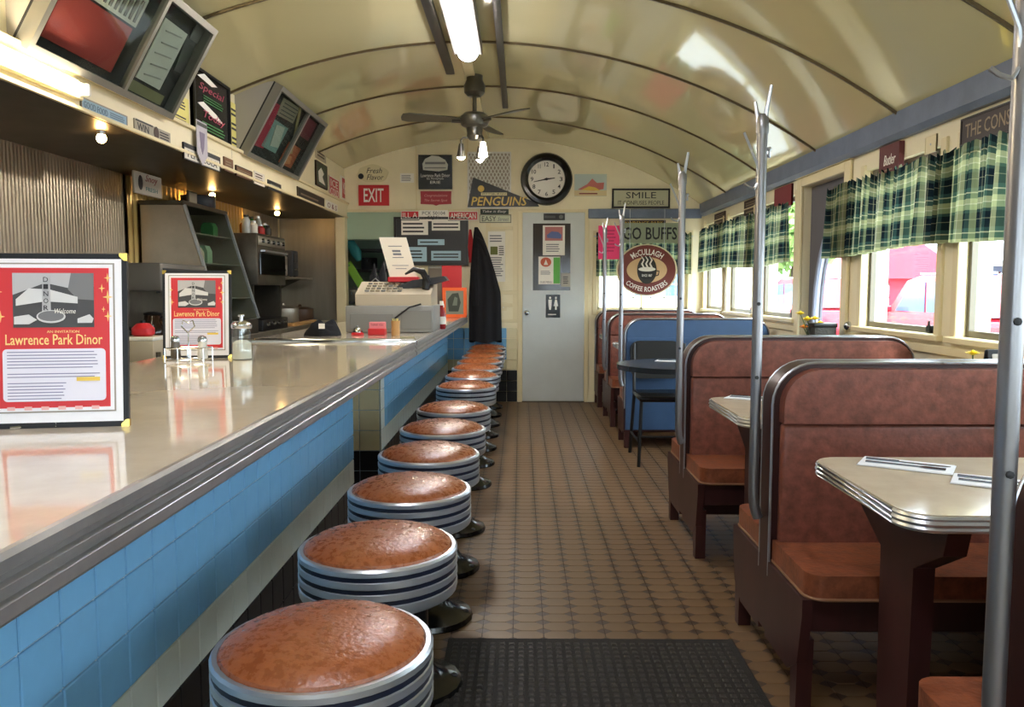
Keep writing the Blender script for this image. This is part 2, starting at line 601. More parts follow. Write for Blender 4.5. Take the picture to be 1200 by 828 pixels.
for y in RIBS[1:-1]:
    xs = [XL + (XR - XL) * i / 48 for i in range(49)]
    mb = MB(); mb.tube([(x, y, zc(x) - .003) for x in xs], .011, 6)
    o = mb.obj('ceiling_rib', RIB); o.parent = ceiling
# two dark wiring channels and a cream raceway running along the crown
for x0, y1, ww in ((-.50, 5.9, .03), (-.13, 7.0, .022)):
    mb = MB(); mb.box(x0 - ww, x0 + ww, 1.0, y1, zc(x0) - .022, zc(x0) + .006, .004)
    o = mb.obj('wiring_channel', mat('channel_metal', '4c4a4a', .35, .6)); o.parent = ceiling
mb = MB(); mb.box(-.40, -.33, 5.3, 8.48, zc(-.36) - .018, zc(-.36) + .006, .004)
o = mb.obj('wiring_raceway', CREAM2); o.parent = ceiling

# ---- right wall with a row of windows and a dark side door
WT = .14
NEARW = [(3.72, 4.54), (2.73, 3.54), (1.74, 2.55), (.75, 1.56), (-.24, .57), (-1.23, -.42), (-2.22, -1.41)]
FARW = [(5.66, 6.48), (6.66, 7.48), (7.66, 8.42)]
SILL, HEAD = .985, 1.84
DO0, DO1, DH = 4.80, 5.52, 1.87
wr = MB()
wr.box(XR, XR + WT, YE, DO0 - .22, -.05, SILL); wr.box(XR, XR + .045, DO0 - .22, DO0, -.05, HEAD); wr.box(XR, XR + WT, DO1, YB + .1, -.05, SILL)
wr.box(XR, XR + WT, YE, DO0 - .22, HEAD, 2.12); wr.box(XR, XR + .045, DO0 - .22, DO0, HEAD, 2.12); wr.box(XR, XR + WT, DO1, YB + .1, HEAD, 2.12)
wr.box(XR, XR + WT, DO0, DO1, DH, 2.12); wr.box(XR + .046, XR + WT, DO0 - .22, DO0, DH, 2.12)
ed = sorted([e for w in NEARW for e in w])
ed = [YE] + ed + [DO0 - .22]
for a, b in zip(ed[0::2], ed[1::2]): wr.box(XR, XR + WT, a, b, SILL, HEAD)
ed = [DO1] + sorted([e for w in FARW for e in w]) + [YB + .1]
for a, b in zip(ed[0::2], ed[1::2]): wr.box(XR, XR + WT, a, b, SILL, HEAD)
wall_right = struct('wall_right', wr, CREAM)
FRAMEM = mat('window_frame_metal', '6d675a', .4, .5)
for k, (a, b) in enumerate(FARW + NEARW):
    mb = MB()
    xp = XR + .045
    for (y0, y1, z0, z1) in ((a, a + .022, SILL, HEAD), (b - .022, b, SILL, HEAD), (a + .022, b - .022, SILL, SILL + .03), (a + .022, b - .022, HEAD - .03, HEAD)):
        mb.box(xp - .012, xp + .02, y0, y1, z0, z1, .003, 1)
    wn = struct('window_%d' % (k + 1), mb, FRAMEM)
    mb = MB(); mb.box(xp + .002, xp + .007, a + .018, b - .018, SILL + .025, HEAD - .025); struct('pane', mb, PANE, wn)
    mb = MB()
    mb.box(XR - .014, XR + .03, a - .045, a + .004, SILL - .02, HEAD + .03, .004, 1)
    mb.box(XR - .014, XR + .03, b - .004, b + .045, SILL - .02, HEAD + .03, .004, 1)
    struct('casing', mb, CREAM2, wn)
    mb = MB(); mb.box(XR - .035, XR + .04, a - .06, b + .06, SILL - .028, SILL + .002, .005, 1); struct('sill', mb, CREAM2, wn)
    mb = MB(); mb.box(xp - .035, xp - .012, a + .08, a + .12, SILL + .005, SILL + .04, .004, 1); mb.cyl((xp - .03, a + .1, SILL + .03), (xp - .03, a + .1, SILL + .06), .006, 8)
    struct('sash_latch', mb, BLACK, wn)
# horizontal rail of the wall below the sill
mb = MB(); mb.box(XR - .02, XR, YE, DO0 - .06, .90, .94, .004, 1); mb.box(XR - .02, XR, DO1 + .06, YB, .90, .94, .004, 1)
struct('trim_3', mb, CREAM2)

# side door: recessed dark leaf with an oval light
xd = XR + .05
mb = MB()
ov = [(5.06 + .31 * math.cos(2 * PI * i / 32), .98 + .60 * math.sin(2 * PI * i / 32)) for i in range(32)]
up_arc = ov[0:17]; lo_arc = ov[16:] + [ov[0]]
mb.prism([(4.60, .98)] + [(4.60, 1.868), (5.519, 1.868), (5.519, .98)] + up_arc, (xd, 0, 0), Y3, Z3, (.04, 0, 0))
mb.prism([(5.519, .98), (5.519, .005), (4.60, .005), (4.60, .98)] + lo_arc, (xd, 0, 0), Y3, Z3, (.04, 0, 0))
DOORG = mat('charcoal_door_paint', '5a5960', .45)
door2 = struct('door_2', mb, DOORG)
mb = MB(); mb.tube([(xd - .004, 5.06 + (y - 5.06) * 1.05, .98 + (z - .98) * 1.03) for y, z in ov], .022, 8, True); struct('oval_frame', mb, mat('grey_oval_frame', '8e94a4', .35), door2)
mb = MB(); mb.prism(ov, (xd + .018, 0, 0), Y3, Z3, (.005, 0, 0)); struct('pane', mb, PANE, door2)
mb = MB(); mb.cyl((xd - .05, 4.70, .98), (xd, 4.70, .98), .012, 10); mb.ball((xd - .055, 4.70, .98), .028, 12); struct('door_handle', mb, CHROME, door2)
mb = MB()
for y0, y1, z0, z1 in ((DO0 - .085, DO0, 0, DH + .06), (DO1 + .001, DO1 + .085, 0, DH + .06), (DO0, DO1 + .001, DH + .001, DH + .06)):
    mb.box(XR - .022, XR - .001, y0, y1, z0, z1, .005, 1)
struct('trim_4', mb, CREAM2)
mb = MB(); mb.box(XR - .034, XR - .005, DO0 - .1, DO1 + .1, DH + .061, DH + .064, .005, 1); struct('trim_5', mb, CREAM2)

# slate-blue crown moulding
mb = MB(); mb.prism([(XR - .05, 2.062), (XR + .02, 2.062), (XR + .02, 1.935), (XR - .028, 1.935), (XR - .05, 1.96)], (0, YE, 0), X3, Z3, (0, YB - YE, 0)); struct('trim_1', mb, BLUETRIM)
mb = MB(); mb.box(.70, XR - .03, YB - .03, YB, 1.915, 2.012, .004, 1); struct('trim_2', mb, BLUETRIM)

# ---- back wall
KX0, KX1, KH = -1.86, -1.17, 1.76          # kitchen doorway
BW0, BW1, BZ0, BZ1 = .80, 1.74, .97, 1.74    # window
mb = MB()
mb.box(XL, KX0, YB, YB + .12, -.05, 2.0); mb.box(KX0, KX1, YB, YB + .12, KH, 2.0); mb.box(KX1, BW0, YB, YB + .12, -.05, 2.0)
mb.box(BW0, BW1, YB, YB + .12, -.05, BZ0); mb.box(BW0, BW1, YB, YB + .12, BZ1, 2.0); mb.box(BW1, XR + .12, YB, YB + .12, -.05, 2.0)
top = [(XL, 2.0), (XR + .12, 2.0)] + [(x, zc(min(x, XR + .02)) + .03) for x in [XR + .12 - (XR + .12 - XL) * i / 30 for i in range(31)]]
mb.prism(top, (0, YB, 0), X3, Z3, (0, .12, 0))
wall_back = struct('wall_back', mb, CREAM)
mb = MB()
for u in (488, 548):
    x = P(u, 210, 'y', YB).x
    mb.box(x - .008, x + .008, YB - .008, YB, 2.0, zc(x) - .005)
mb.box(-1.8, .7, YB - .012, YB, 1.985, 2.01, .003, 1)
mb.box(-.36, -.31, YB - .012, YB, .86, 1.985); mb.box(-.08, -.03, YB - .012, YB, .86, 1.985); mb.box(-.36, -.03, YB - .016, YB, 1.13, 1.17, .003, 1); mb.box(-.36, -.03, YB - .018, YB, .84, .87, .003, 1)
mb.box(-.31, -.08, YB - .01, YB, 1.0, 1.04, .003, 1); mb.box(-.31, -.08, YB - .012, YB, 1.80, 1.83, .003, 1)
struct('trim_6', mb, CREAM2)
# pale green lintel of the kitchen doorway
mb = MB(); mb.box(KX0 + .02, KX1 + .02, YB - .02, YB + .14, 1.70, 1.98, .004, 1); struct('trim_7', mb, SALVIA)
# door with window, to the rest rooms
mb = MB(); mb.box(.02, .665, YB - .03, YB - .002, .012, 1.975, .004, 1)
door1 = struct('door_1', mb, GREYP)
mb = MB(); mb.box(.125, .52, YB - .034, YB - .029, 1.17, 1.865); struct('pane', mb, mat('dark_door_glass', '3a322c', .12), door1)
mb = MB()
for a, b, c, d in ((.11, .128, 1.155, 1.88), (.517, .535, 1.155, 1.88), (.128, .517, 1.155, 1.173), (.128, .517, 1.862, 1.88)):
    mb.box(a, b, YB - .04, YB - .03, c, d)
struct('pane_bead', mb, GREYP, door1)
mb = MB(); mb.cyl((.065, YB - .03, .94), (.065, YB - .075, .94), .012, 10); mb.ball((.065, YB - .085, .94), .03, 14); mb.lathe([(.032, 0), (.032, .008)], 16, (.065, YB - .03, .94), -Y3)
struct('door_knob', mb, CHROME, door1)
mb = MB(); mb.box(-.03, .02, YB - .022, YB, 0, 2.0, .004, 1); mb.box(.665, .71, YB - .022, YB, 0, 2.0, .004, 1); mb.box(.02, .665, YB - .022, YB, 1.975, 2.0, .004, 1)
struct('trim_8', mb, CREAM2)
mb = MB(); mb.box(.015, .67, YB - .03, YB - .001, 0, .012); struct('trim_9', mb, FRAMEM)
# back window
mb = MB()
for a, b, c, d in ((BW0, BW0 + .025, BZ0, BZ1), (BW1 - .025, BW1, BZ0, BZ1), (BW0, BW1, BZ0, BZ0 + .025), (BW0, BW1, BZ1 - .025, BZ1), (1.255, 1.275, BZ0, BZ1)):
    mb.box(a, b, YB + .03, YB + .06, c, d)
wb = struct('window_11', mb, CREAM2)
mb = MB(); mb.box(BW0, BW1, YB + .042, YB + .048, BZ0, BZ1); struct('pane', mb, PANE, wb)
mb = MB()
for a, b, c, d in ((BW0 - .05, BW0, BZ0 - .05, BZ1 + .05), (BW1, BW1 + .05, BZ0 - .05, BZ1 + .05), (BW0, BW1, BZ0 - .05, BZ0), (BW0, BW1, BZ1, BZ1 + .05)):
    mb.box(a, b, YB - .015, YB + .02, c, d, .004, 1)
struct('casing', mb, CREAM2, wb)

# glazed tiles on the back wall, between counter and door: black base, cream, blue band, cream
TS = .1115
def tile_mesh(m, name, w=TS, h=TS, d=.008):
    t = MB(); t.box(-w / 2 + .0018, w / 2 - .0018, -d, 0, -h / 2 + .0018, h / 2 - .0018, .0022, 1)
    return mesh_of(t, name, m)
TB, TW, TC, TK = tile_mesh(BLUETILE, 'blue_tile'), tile_mesh(WHITETILE, 'white_tile'), tile_mesh(CREAMTILE, 'cream_tile'), tile_mesh(BLACKTILE, 'black_tile')
for i in range(7):
    x = -.09 - i * TS
    for j in range(7):
        z = TS * (j + .5)
        me, nm = (TK, 'black_tile') if j < 3 else ((TB, 'blue_tile') if (j in (4, 5, 6) and i > 0) else (TC, 'cream_tile'))
        inst(me, nm, (x, YB - .001, z), wall_back)

# ---- left wall, soffit above the work line, end wall behind the camera
mb = MB(); mb.box(XL - .1, XL, YE, YB + .12, -.05, 2.16); wall_left = struct('wall_left', mb, STEELD)
# pleated stainless cladding on the left wall, one sheet after the other
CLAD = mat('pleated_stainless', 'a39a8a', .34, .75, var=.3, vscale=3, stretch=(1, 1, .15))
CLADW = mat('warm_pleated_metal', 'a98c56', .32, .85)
def clad(y0, y1, z0, z1, pitch, amp, m):
    mb = MB(); n = int((y1 - y0) / pitch * 6)
    mb.grid(lambda u, v: (XL + .012 + amp * math.sin(2 * PI * (y0 + u * (y1 - y0)) / pitch), y0 + u * (y1 - y0), z0 + v * (z1 - z0)), n, 1)
    o = mb.obj('pleated_panel', m, 80); o.parent = wall_left
for a, b in ((1.0, 2.38), (2.4, 3.78), (3.8, 5.18)): clad(a, b, .9, 1.93, .03, .0016, CLAD)
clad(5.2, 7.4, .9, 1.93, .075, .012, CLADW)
clad(7.42, 8.45, .9, 1.93, .04, .002, CLAD)
SX = -1.8
mb = MB(); mb.box(XL + .02, -1.9, YB - .01, YB - .001, .86, 1.92, .003, 1); o = mb.obj('steel_panel', STEEL); o.parent = wall_back
mb = MB()
mb.prism([(XL, 1.93), (SX, 1.93), (SX, 2.075), (SX - .03, 2.075), (SX - .03, zc(SX - .03) + .03)] + [(x, zc(x) + .03) for x in (-2.0, -2.2, -2.4, XL)], (0, YE, 0), X3, Z3, (0, YB - YE, 0))
soffit = struct('wall_left_soffit', mb, CREAM)
mb = MB(); mb.box(SX - .004, SX + .012, YE, YB, 1.918, 1.936, .003, 1); mb.box(SX - .01, SX + .02, YE, YB, 2.058, 2.078, .003, 1); struct('trim_10', mb, CREAM2)
# underside of the soffit is bare dark steel
mb = MB(); mb.box(XL, SX - .01, YE, YB, 1.918, 1.9295); struct('trim_11', mb, STEELD)
# corner post where the work line meets the kitchen doorway
mb = MB(); mb.box(-1.9, -1.8, YB - .14, YB - .001, 0, 1.93, .006, 1); struct('trim_12', mb, CREAM2)
mb = MB(); mb.box(XL - .1, -1.5, YE - .12, YE, -.05, 2.8); mb.box(-1.5, -.3, YE - .12, YE, -.05, .95); mb.box(-1.5, -.3, YE - .12, YE, 1.85, 2.8); mb.box(-.3, .5, YE - .12, YE, -.05, 2.8); mb.box(.5, 1.6, YE - .12, YE, -.05, .95); mb.box(.5, 1.6, YE - .12, YE, 1.85, 2.8); mb.box(1.6, XR + .12, YE - .12, YE, -.05, 2.8)
struct('wall_end', mb, CREAM)
for k, (a, b) in enumerate(((-1.5, -.3), (.5, 1.6))):
    mb = MB()
    for c, d, e, f in ((a, a + .03, .95, 1.85), (b - .03, b, .95, 1.85), (a, b, .95, .98), (a, b, 1.82, 1.85)): mb.box(c, d, YE - .08, YE - .04, e, f)
    wn = struct('window_%d' % (12 + k), mb, CREAM2)
    mb = MB(); mb.box(a, b, YE - .062, YE - .057, .95, 1.85); struct('pane', mb, PANE, wn)
# kitchen beyond the doorway
mb = MB(); mb.box(XL - .1, XL, YB + .12, 10.6, -.05, 2.4); mb.box(-.6, -.5, YB + .12, 10.6, -.05, 2.4); mb.box(XL, -.6, 10.5, 10.6, -.05, 2.4); mb.box(XL, -.6, YB + .12, 10.5, 2.3, 2.4)
struct('wall_kitchen', mb, SALVIA)
# ================================================================== COUNTER
CX, CTZ, XT = -.54, .92, -.765
def counter_base(name, label, y0, y1, endface, pattern):
    root = thing(name, label, 'counter', ((XT - .25), y0, 0))
    mb = MB(); mb.box(XT - .5, XT + .002, y0 + (.01 if endface else 0), y1, 0, .845); part('core', mb, GROUT, root)
    n = int((y1 - y0) / TS)
    off = Vector(root.location)
    for i in range(n):
        y = y1 - (i + .5) * TS if not endface else y0 + (i + .5) * TS
        for j in range(7):
            z = TS * (j + .5) - .022
            me, nm = pattern(i, j)
            inst(me, nm, (XT, y, z), root, off, (0, 0, PI / 2))
    if endface:
        for i in range(4):
            for j in range(7):
                me, nm = (TK, 'black_tile') if j < 3 else (TC, 'cream_tile')
                inst(me, nm, (XT - .002 - (i + .5) * TS, y0 + .01, TS * (j + .5) - .022), root, off)
    return root
K, Wt, Bt, Ct = (TK, 'black_tile'), (TW, 'white_tile'), (TB, 'blue_tile'), (TC, 'cream_tile')
counter_base('tiled_counter', 'long blue, white and black tiled counter base ending at the open passage', .4, 3.63, False, lambda i, j: K if j < 3 else (Wt if j == 3 else Bt))
counter_base('tiled_counter', 'tiled counter base with cream end face under the cash register', 4.36, 8.46, True, lambda i, j: K if j < 3 else (Wt if (j == 3 or i == 0) else Bt))
def counter_top(label, y0, y1, near_trim):
    root = thing('serving_counter', label, 'countertop', (-.99, (y0 + y1) / 2, .875))
    mb = MB(); mb.box(-1.47, CX - .012, y0, y1, .878, CTZ, .004, 1); part('slab', mb, IVORY, root)
    # moulded metal edge: stepped ribs
    prof = [(CX - .014, .922), (CX - .002, .924), (CX + .004, .918), (CX + .004, .905), (CX - .004, .900), (CX - .004, .893), (CX + .003, .889), (CX + .003, .882), (CX - .004, .878), (CX - .004, .872), (CX + .003, .868), (CX + .003, .852), (CX - .002, .846), (CX - .014, .848)]
    mb = MB(); mb.prism(prof, (0, y0, 0), X3, Z3, (0, y1 - y0, 0)); part('metal_edge', mb, mat('worn_edge_metal', 'a3a2a2', .34, .7, var=.2, vscale=4), root, smooth=25)
    mb = MB(); mb.box(-1.46, CX - .014, y0, y1, .850, .878); part('underside', mb, GREYD, root)
    return root
counter_top('glossy ivory countertop with ribbed metal edge carrying the two menus', .3, 4.17, True)
cb = counter_top('ivory countertop with chrome lip carrying the cash register', 4.2, 8.27, False)
mb = MB(); mb.box(-1.47, CX + .004, 4.168, 4.202, .90, .938, .008, 2); mb.cyl((-.62, 4.18, .938), (-.545, 4.18, .938), .012, 10)
solo('divider_bar', mb, CHROME, 'chrome divider bar where the two ivory countertops meet', 'bar')

# ================================================================== STOOLS
def make_stool():
    t = thing('counter_stool', '', 'stool', (0, 0, 0), absl=False)
    H = .60
    mb = MB(); mb.lathe([(.168, H - .004), (.17, H + .004), (.166, H + .014), (.150, H + .024), (.11, H + .034), (.06, H + .039), (.0, H + .041)], 40); part('cushion', mb, LEATHER, t)
    prof = [(.05, H - .098), (.172, H - .098), (.180, H - .092), (.182, H - .084)]
    z = H - .084
    for k in range(3):
        prof += [(.182, z + .013), (.1775, z + .0155), (.1775, z + .0235), (.182, z + .026)]
        z += .026
    prof += [(.182, H + .004), (.178, H + .009), (.170, H + .009), (.167, H + .002), (.05, H)]
    mb = MB(); mb.lathe(prof, 40); rim = part('rim', mb, CHROME2, t, smooth=30)
    z = H - .084
    for k in range(3):
        mb = MB(); mb.lathe([(.1778, z + .0145), (.1797, z + .0150), (.1797, z + .0240), (.1778, z + .0245)], 40); part('groove_band', mb, DARKB, rim)
        z += .026
    mb = MB(); mb.lathe([(.15, 0), (.155, .006), (.15, .022), (.115, .034), (.075, .06), (.056, .10), (.052, .16), (.052, H - .12), (.07, H - .10), (.09, H - .098)], 20); part('pedestal', mb, BLACKG, t)
    for k in range(4):
        a = PI / 4 + k * PI / 2
        mb = MB(); mb.lathe([(.011, .012), (.011, .030), (.006, .034), (0, .034)], 8, (.128 * math.cos(a), .128 * math.sin(a), 0))
        part('floor_bolt', mb, CHAR, t)
    return t
ORD = ['first', 'second', 'third', 'fourth', 'fifth', 'sixth', 'seventh', 'eighth', 'ninth', 'tenth', 'eleventh', 'twelfth', 'thirteenth']
SY = [1.31, 1.83, 2.36, 2.87, 3.39, 3.95, 4.86, 5.45, 5.98, 6.5, 7.02, 7.54, 8.06]
proto = make_stool()
for i, y in enumerate(SY):
    lb = 'brown leather stool with chrome bands, %s along the counter counting from the hanging coat' % ORD[len(SY) - 1 - i]
    loc = (-.328, y, 0)
    if i == 0:
        proto.location = loc; proto['label'] = lb; proto['group'] = 'counter stools'
    else:
        s_ = dup(proto, loc, random.uniform(0, 6), lb, 'counter stools')

# ================================================================== FLOOR MAT
t = thing('floor_mat', 'black ribbed rubber mat lying in the aisle', 'mat', (.24, 1.6, 0))
mb = MB(); mb.box(-.245, .722, .5, 2.68, .0005, .009, .003, 1); part('base', mb, RUBBER, t)
mb = MB()
for i in range(30):
    for j in range(68):
        x, y = -.215 + i * .0311, .55 + j * .0311
        r = .0095
        mb.add([(x - r, y - r, .009), (x + r, y - r, .009), (x + r, y + r, .009), (x - r, y + r, .009), (x - r * .6, y - r * .6, .0125), (x + r * .6, y - r * .6, .0125), (x + r * .6, y + r * .6, .0125), (x - r * .6, y + r * .6, .0125)],
               [(0, 1, 5, 4), (1, 2, 6, 5), (2, 3, 7, 6), (3, 0, 4, 7), (4, 5, 6, 7)])
part('rubber_nubs', mb, mat('mat_nub_rubber', '2a2622', .6), t, kind='stuff', smooth=0)

# ================================================================== BENCHES
SEATV = mat('seat_vinyl', '8f5338', .34, var=.5, vscale=26, col2='673724', bump=.25, bscale=80, bdist=.004, rvar=.1)
BX0, BL, BH = .775, 1.075, .972
def make_bench(name, label, y, sides, back_panel=None, group='booth benches'):
    """sides: -1 = seat facing the camera end, +1 = seat facing the back wall"""
    t = thing(name, label, 'bench', (BX0, y, 0), 0, group, absl=False)
    core = rrect(0, BL, .12, BH, .13, 8, (0, 0, 1, 1))
    mb = MB(); mb.prism(core, (0, -.04, 0), X3, Z3, (0, .08, 0), .004, 1); part('back_frame', mb, MAROON, t)
    for s in (-1, 1):
        edge = [(x, s * .047, z) for x, z in rrect(.002, BL - .002, .30, BH - .001, .13, 8, (0, 0, 1, 1))][:]
        mb = MB(); mb.tube([edge[-1]] + [] if False else [(x, s * .047, z) for x, z in ([(BL - .003, .3)] + arcpts(BL - .133, BH - .132, .13, 0, 90, 8) + arcpts(.133, BH - .132, .13, 90, 180, 8) + [(.003, .3)])], .0045, 6)
        part('chrome_edge', mb, CHROME2, t)
    for s in (-1, 1):
        if s in sides:
            roll = rrect(.026, BL - .026, .788, BH - .018, .115, 8, (0, 0, 1, 1))
            mb = MB(); mb.prism(roll, (0, s * .038, 0), X3, Z3, (0, s * .052, 0), .018, 3); part('head_roll', mb, LEATHER2, t)
            mb = MB(); mb.box(.026, BL - .026, s * .038, s * .078, .40, .785, .014, 3); part('back_cushion', mb, LEATHER2, t)
            y0, y1 = s * .05, s * .375
            seat = rrect(.012, BL - .012, min(y0, y1), max(y0, y1), .05, 5, (0, 1, 1, 0) if False else ((1, 1, 0, 0) if s < 0 else (0, 0, 1, 1)))
            mb = MB(); mb.prism(seat, (0, 0, .345), X3, Y3, (0, 0, .072), .016, 3); sc_ = part('seat_cushion', mb, SEATV, t)
            mb = MB(); mb.tube([(x, yy, .350) for x, yy in seat], .005, 6, True); part('piping', mb, mat('tan_piping', '8a6448', .4), sc_)
            mb = MB(); mb.box(.03, BL - .03, s * .06, s * .34, .245, .345, .004, 1); part('seat_apron', mb, MAROON, t)
            ep = [(s * .035, .10), (s * .035, .345), (s * .362, .345), (s * .362, .30), (s * .33, .15), (s * .25, .10)]
            for x in (0.0, BL - .028):
                mb = MB(); mb.prism(ep, (x, 0, 0), Y3, Z3, (.028, 0, 0), .003, 1); part('end_panel', mb, MAROON, t)
                mb = MB(); mb.prism([(-.022, 0), (.022, 0), (.032, .22), (-.032, .22)], (x + .002, s * .30, 0), Y3, Z3, (.044, 0, 0), .004, 1); part('leg', mb, MAROON, t)
        else:
            mb = MB(); mb.prism(rrect(.012, BL - .012, .14, BH - .012, .12, 8, (0, 0, 1, 1)), (0, s * .04, 0), X3, Z3, (0, s * .012, 0)); pn = part('back_panel', mb, back_panel or BLUEP, t)
            if s == -1:
                mb = MB(); mb.box(.014, BL - .014, -.058, -.05, .80, .83, .003, 1); part('batten', mb, back_panel or BLUEP, pn)
                for x in (.0, BL - .06):
                    mb = MB(); mb.box(x + .004, x + .05, -.05, -.005, 0, .14, .004, 1); part('leg', mb, MAROON, t)
            else:
                for x in (.0, BL - .06):
                    mb = MB(); mb.box(x + .004, x + .05, .0, .045, 0, .14, .004, 1); part('leg', mb, MAROON, t)
    return t
make_bench('booth_bench', 'russet vinyl double bench beside the frontmost coat pole, only its seat corner in view', 1.215, (-1, 1))
make_bench('booth_bench', 'russet vinyl double bench behind the table with two paper napkins', 2.535, (-1, 1))
make_bench('booth_bench', 'russet vinyl double bench just before the black-topped table', 3.85, (-1, 1))
make_bench('booth_bench', 'booth bench with plain blue painted back behind the black chair', 6.07, (1,), BLUEP)
make_bench('booth_bench', 'russet vinyl double bench behind the blue-backed bench', 7.27, (-1, 1))
make_bench('booth_bench', 'russet vinyl bench standing against the back wall under its window', 8.43, (-1,), MAROON)

# ================================================================== TABLES
TABT = mat('table_laminate', 'c9bda4', .16, var=.08, vscale=12, coat=.3)
def make_table(label, y, top_m=None, group='booth tables'):
    t = thing('booth_table', label, 'table', (.79, y, 0), 0, group, absl=False)
    L, W2 = 1.07, .285
    out = rrect(0, L, -W2, W2, .07, 6, (1, 0, 0, 1))
    mb = MB(); mb.prism(out, (0, 0, .702), X3, Y3, (0, 0, .038), .002, 1); part('tabletop', mb, top_m or TABT, t)
    mb = MB()
    for z, r in ((.732, .006), (.721, .0075), (.709, .006)):
        mb.tube([(x, yy, z) for x, yy in out], r, 6, True)
    part('metal_edge', mb, CHROME2, t, 'ribbed chrome edge')
    for x in (.11,):
        mb = MB(); mb.prism([(-.23, .70), (.23, .70), (.21, .63), (.085, .56), (.075, .08), (.16, .03), (.16, 0), (-.16, 0), (-.16, .03), (-.075, .08), (-.085, .56), (-.21, .63)], (x, 0, 0), Y3, Z3, (.05, 0, 0), .004, 1); part('trestle_leg', mb, MAROON, t)
    mb = MB(); mb.box(.16, 1.04, -.05, .05, .63, .70, .004, 1); part('under_rail', mb, MAROON, t)
    mb = MB(); mb.box(1.0, 1.05, -.2, .2, .52, .70, .004, 1); mb.box(1.0, 1.05, -.05, .05, 0, .52, .004, 1); part('wall_bracket', mb, MAROON, t)
    return t
make_table('ivory-topped booth table with two paper napkins laid out', 1.905)
make_table('ivory-topped booth table with a yellow flower and a standing menu frame', 3.13)
make_table('ivory-topped booth table behind the blue-backed bench', 6.67)
make_table('ivory-topped booth table next to the back wall bench', 7.85)
# black topped table by the side door
t = thing('black_table', 'round-ended black table by the charcoal side door', 'table', (.58, 4.86, 0), 0, None, absl=False)
out = [(1.29, -.36), (1.29, .36)] + arcpts(.36, 0, .36, 90, 270, 16)
mb = MB(); mb.prism(out, (0, 0, .715), X3, Y3, (0, 0, .030), .004, 2); part('tabletop', mb, mat('black_tabletop', '23272b', .25), t)
mb = MB(); mb.lathe([(.2, 0), (.2, .012), (.06, .035), (.035, .05), (.035, .69), (.10, .715)], 20, (.72, 0, 0)); part('pedestal', mb, BLACK, t)
mb = MB(); mb.lathe([(.2, 0), (.2, .012), (.06, .035), (.035, .05), (.035, .69), (.10, .715)], 20, (1.04, 0, 0)); part('pedestal', mb, BLACK, t)
# black metal chair
t = thing('metal_chair', 'black metal side chair between the black table and the blue-backed bench', 'chair', (1.0, 5.6, 0), 0, None, absl=False)
mb = MB(); mb.box(-.20, .20, -.21, .19, .435, .475, .014, 3); part('seat', mb, BLACKG, t)
for sx in (-1, 1):
    mb = MB(); mb.tube([(sx * .185, -.18, .44), (sx * .205, -.22, 0)], .012, 8); part('leg', mb, BLACK, t)
    mb = MB(); mb.tube([(sx * .20, .26, 0), (sx * .185, .175, .44), (sx * .185, .19, .55), (sx * .18, .24, .80)], .012, 8); part('leg', mb, BLACK, t)
    mb = MB(); mb.tube([(sx * .198, -.205, .16), (sx * .198, .228, .16)], .008, 6); part('stretcher', mb, BLACK, t)
mb = MB(); mb.tube([(-.198, -.205, .2), (.198, -.205, .2)], .008, 6); part('stretcher', mb, BLACK, t)
mb = MB(); mb.prism(rrect(-.19, .19, .55, .83, .07, 6), (0, .205, 0), X3, Vector((0, .22, .975)), (0, .022, 0), .005, 2); part('backrest', mb, BLACK, t)

# ================================================================== COAT POLES
POLE = mat('pole_aluminium', '9a9a9e', .34, .85)
def coat_pole(label, x, y):
    t = thing('coat_pole', label, 'coat rack', (x, y, .47), 0, 'coat poles', absl=False)
    mb = MB()
    mb.tube([(.016, 0, .0), (.010, 0, .015), (.003, 0, .04), (0, 0, .08), (0, 0, 1.22)], .0165, 12); part('pole', mb, POLE, t)
    mb = MB(); mb.lathe([(.0185, 1.20), (.0195, 1.21), (.0195, 1.245), (.012, 1.26), (0, 1.262)], 12); part('cap', mb, POLE, t)
    mb = MB(); mb.tube([(.004, -.004, 1.22), (.012, -.006, 1.28), (.022, -.01, 1.345)], [.008, .007, .005], 8); part('prong', mb, CHROME2, t)
    mb = MB(); mb.tube([(-.006, .006, 1.22), (-.014, .01, 1.26), (-.02, .012, 1.30)], [.008, .007, .005], 8); part('prong', mb, CHROME2, t)
    mb = MB(); mb.tube([(-.055, 0, 1.205), (-.032, -.004, 1.15), (-.014, -.006, 1.105), (-.010, -.006, 1.07), (-.011, -.006, 1.05), (-.022, -.006, 1.034), (-.04, -.004, 1.04), (-.052, -.002, 1.05)], .0042, 7); part('hook', mb, CHROME2, t)
    mb = MB(); mb.tube([(.016, .004, 1.135), (.024, .004, 1.13), (.024, .004, 1.15)], .005, 6); mb.ball((.024, .004, 1.155), .008, 8); part('hook_screw', mb, CHROME2, t)
    for z in (.45, .68):
        mb = MB(); mb.lathe([(.006, 0), (.006, .004), (0, .005)], 8, (-.003, -.016, z), -Y3); part('screw', mb, CHAR, t)
    return t
coat_pole('aluminium coat pole with wire hooks at the frontmost bench', .738, 1.224)
coat_pole('aluminium coat pole at the bench behind the table with two napkins', .742, 2.545)
coat_pole('aluminium coat pole at the bench before the black table', .742, 3.775)
coat_pole('aluminium coat pole at the blue-backed bench', .742, 6.0)
coat_pole('aluminium coat pole at the bench behind the blue-backed bench', .742, 7.2)
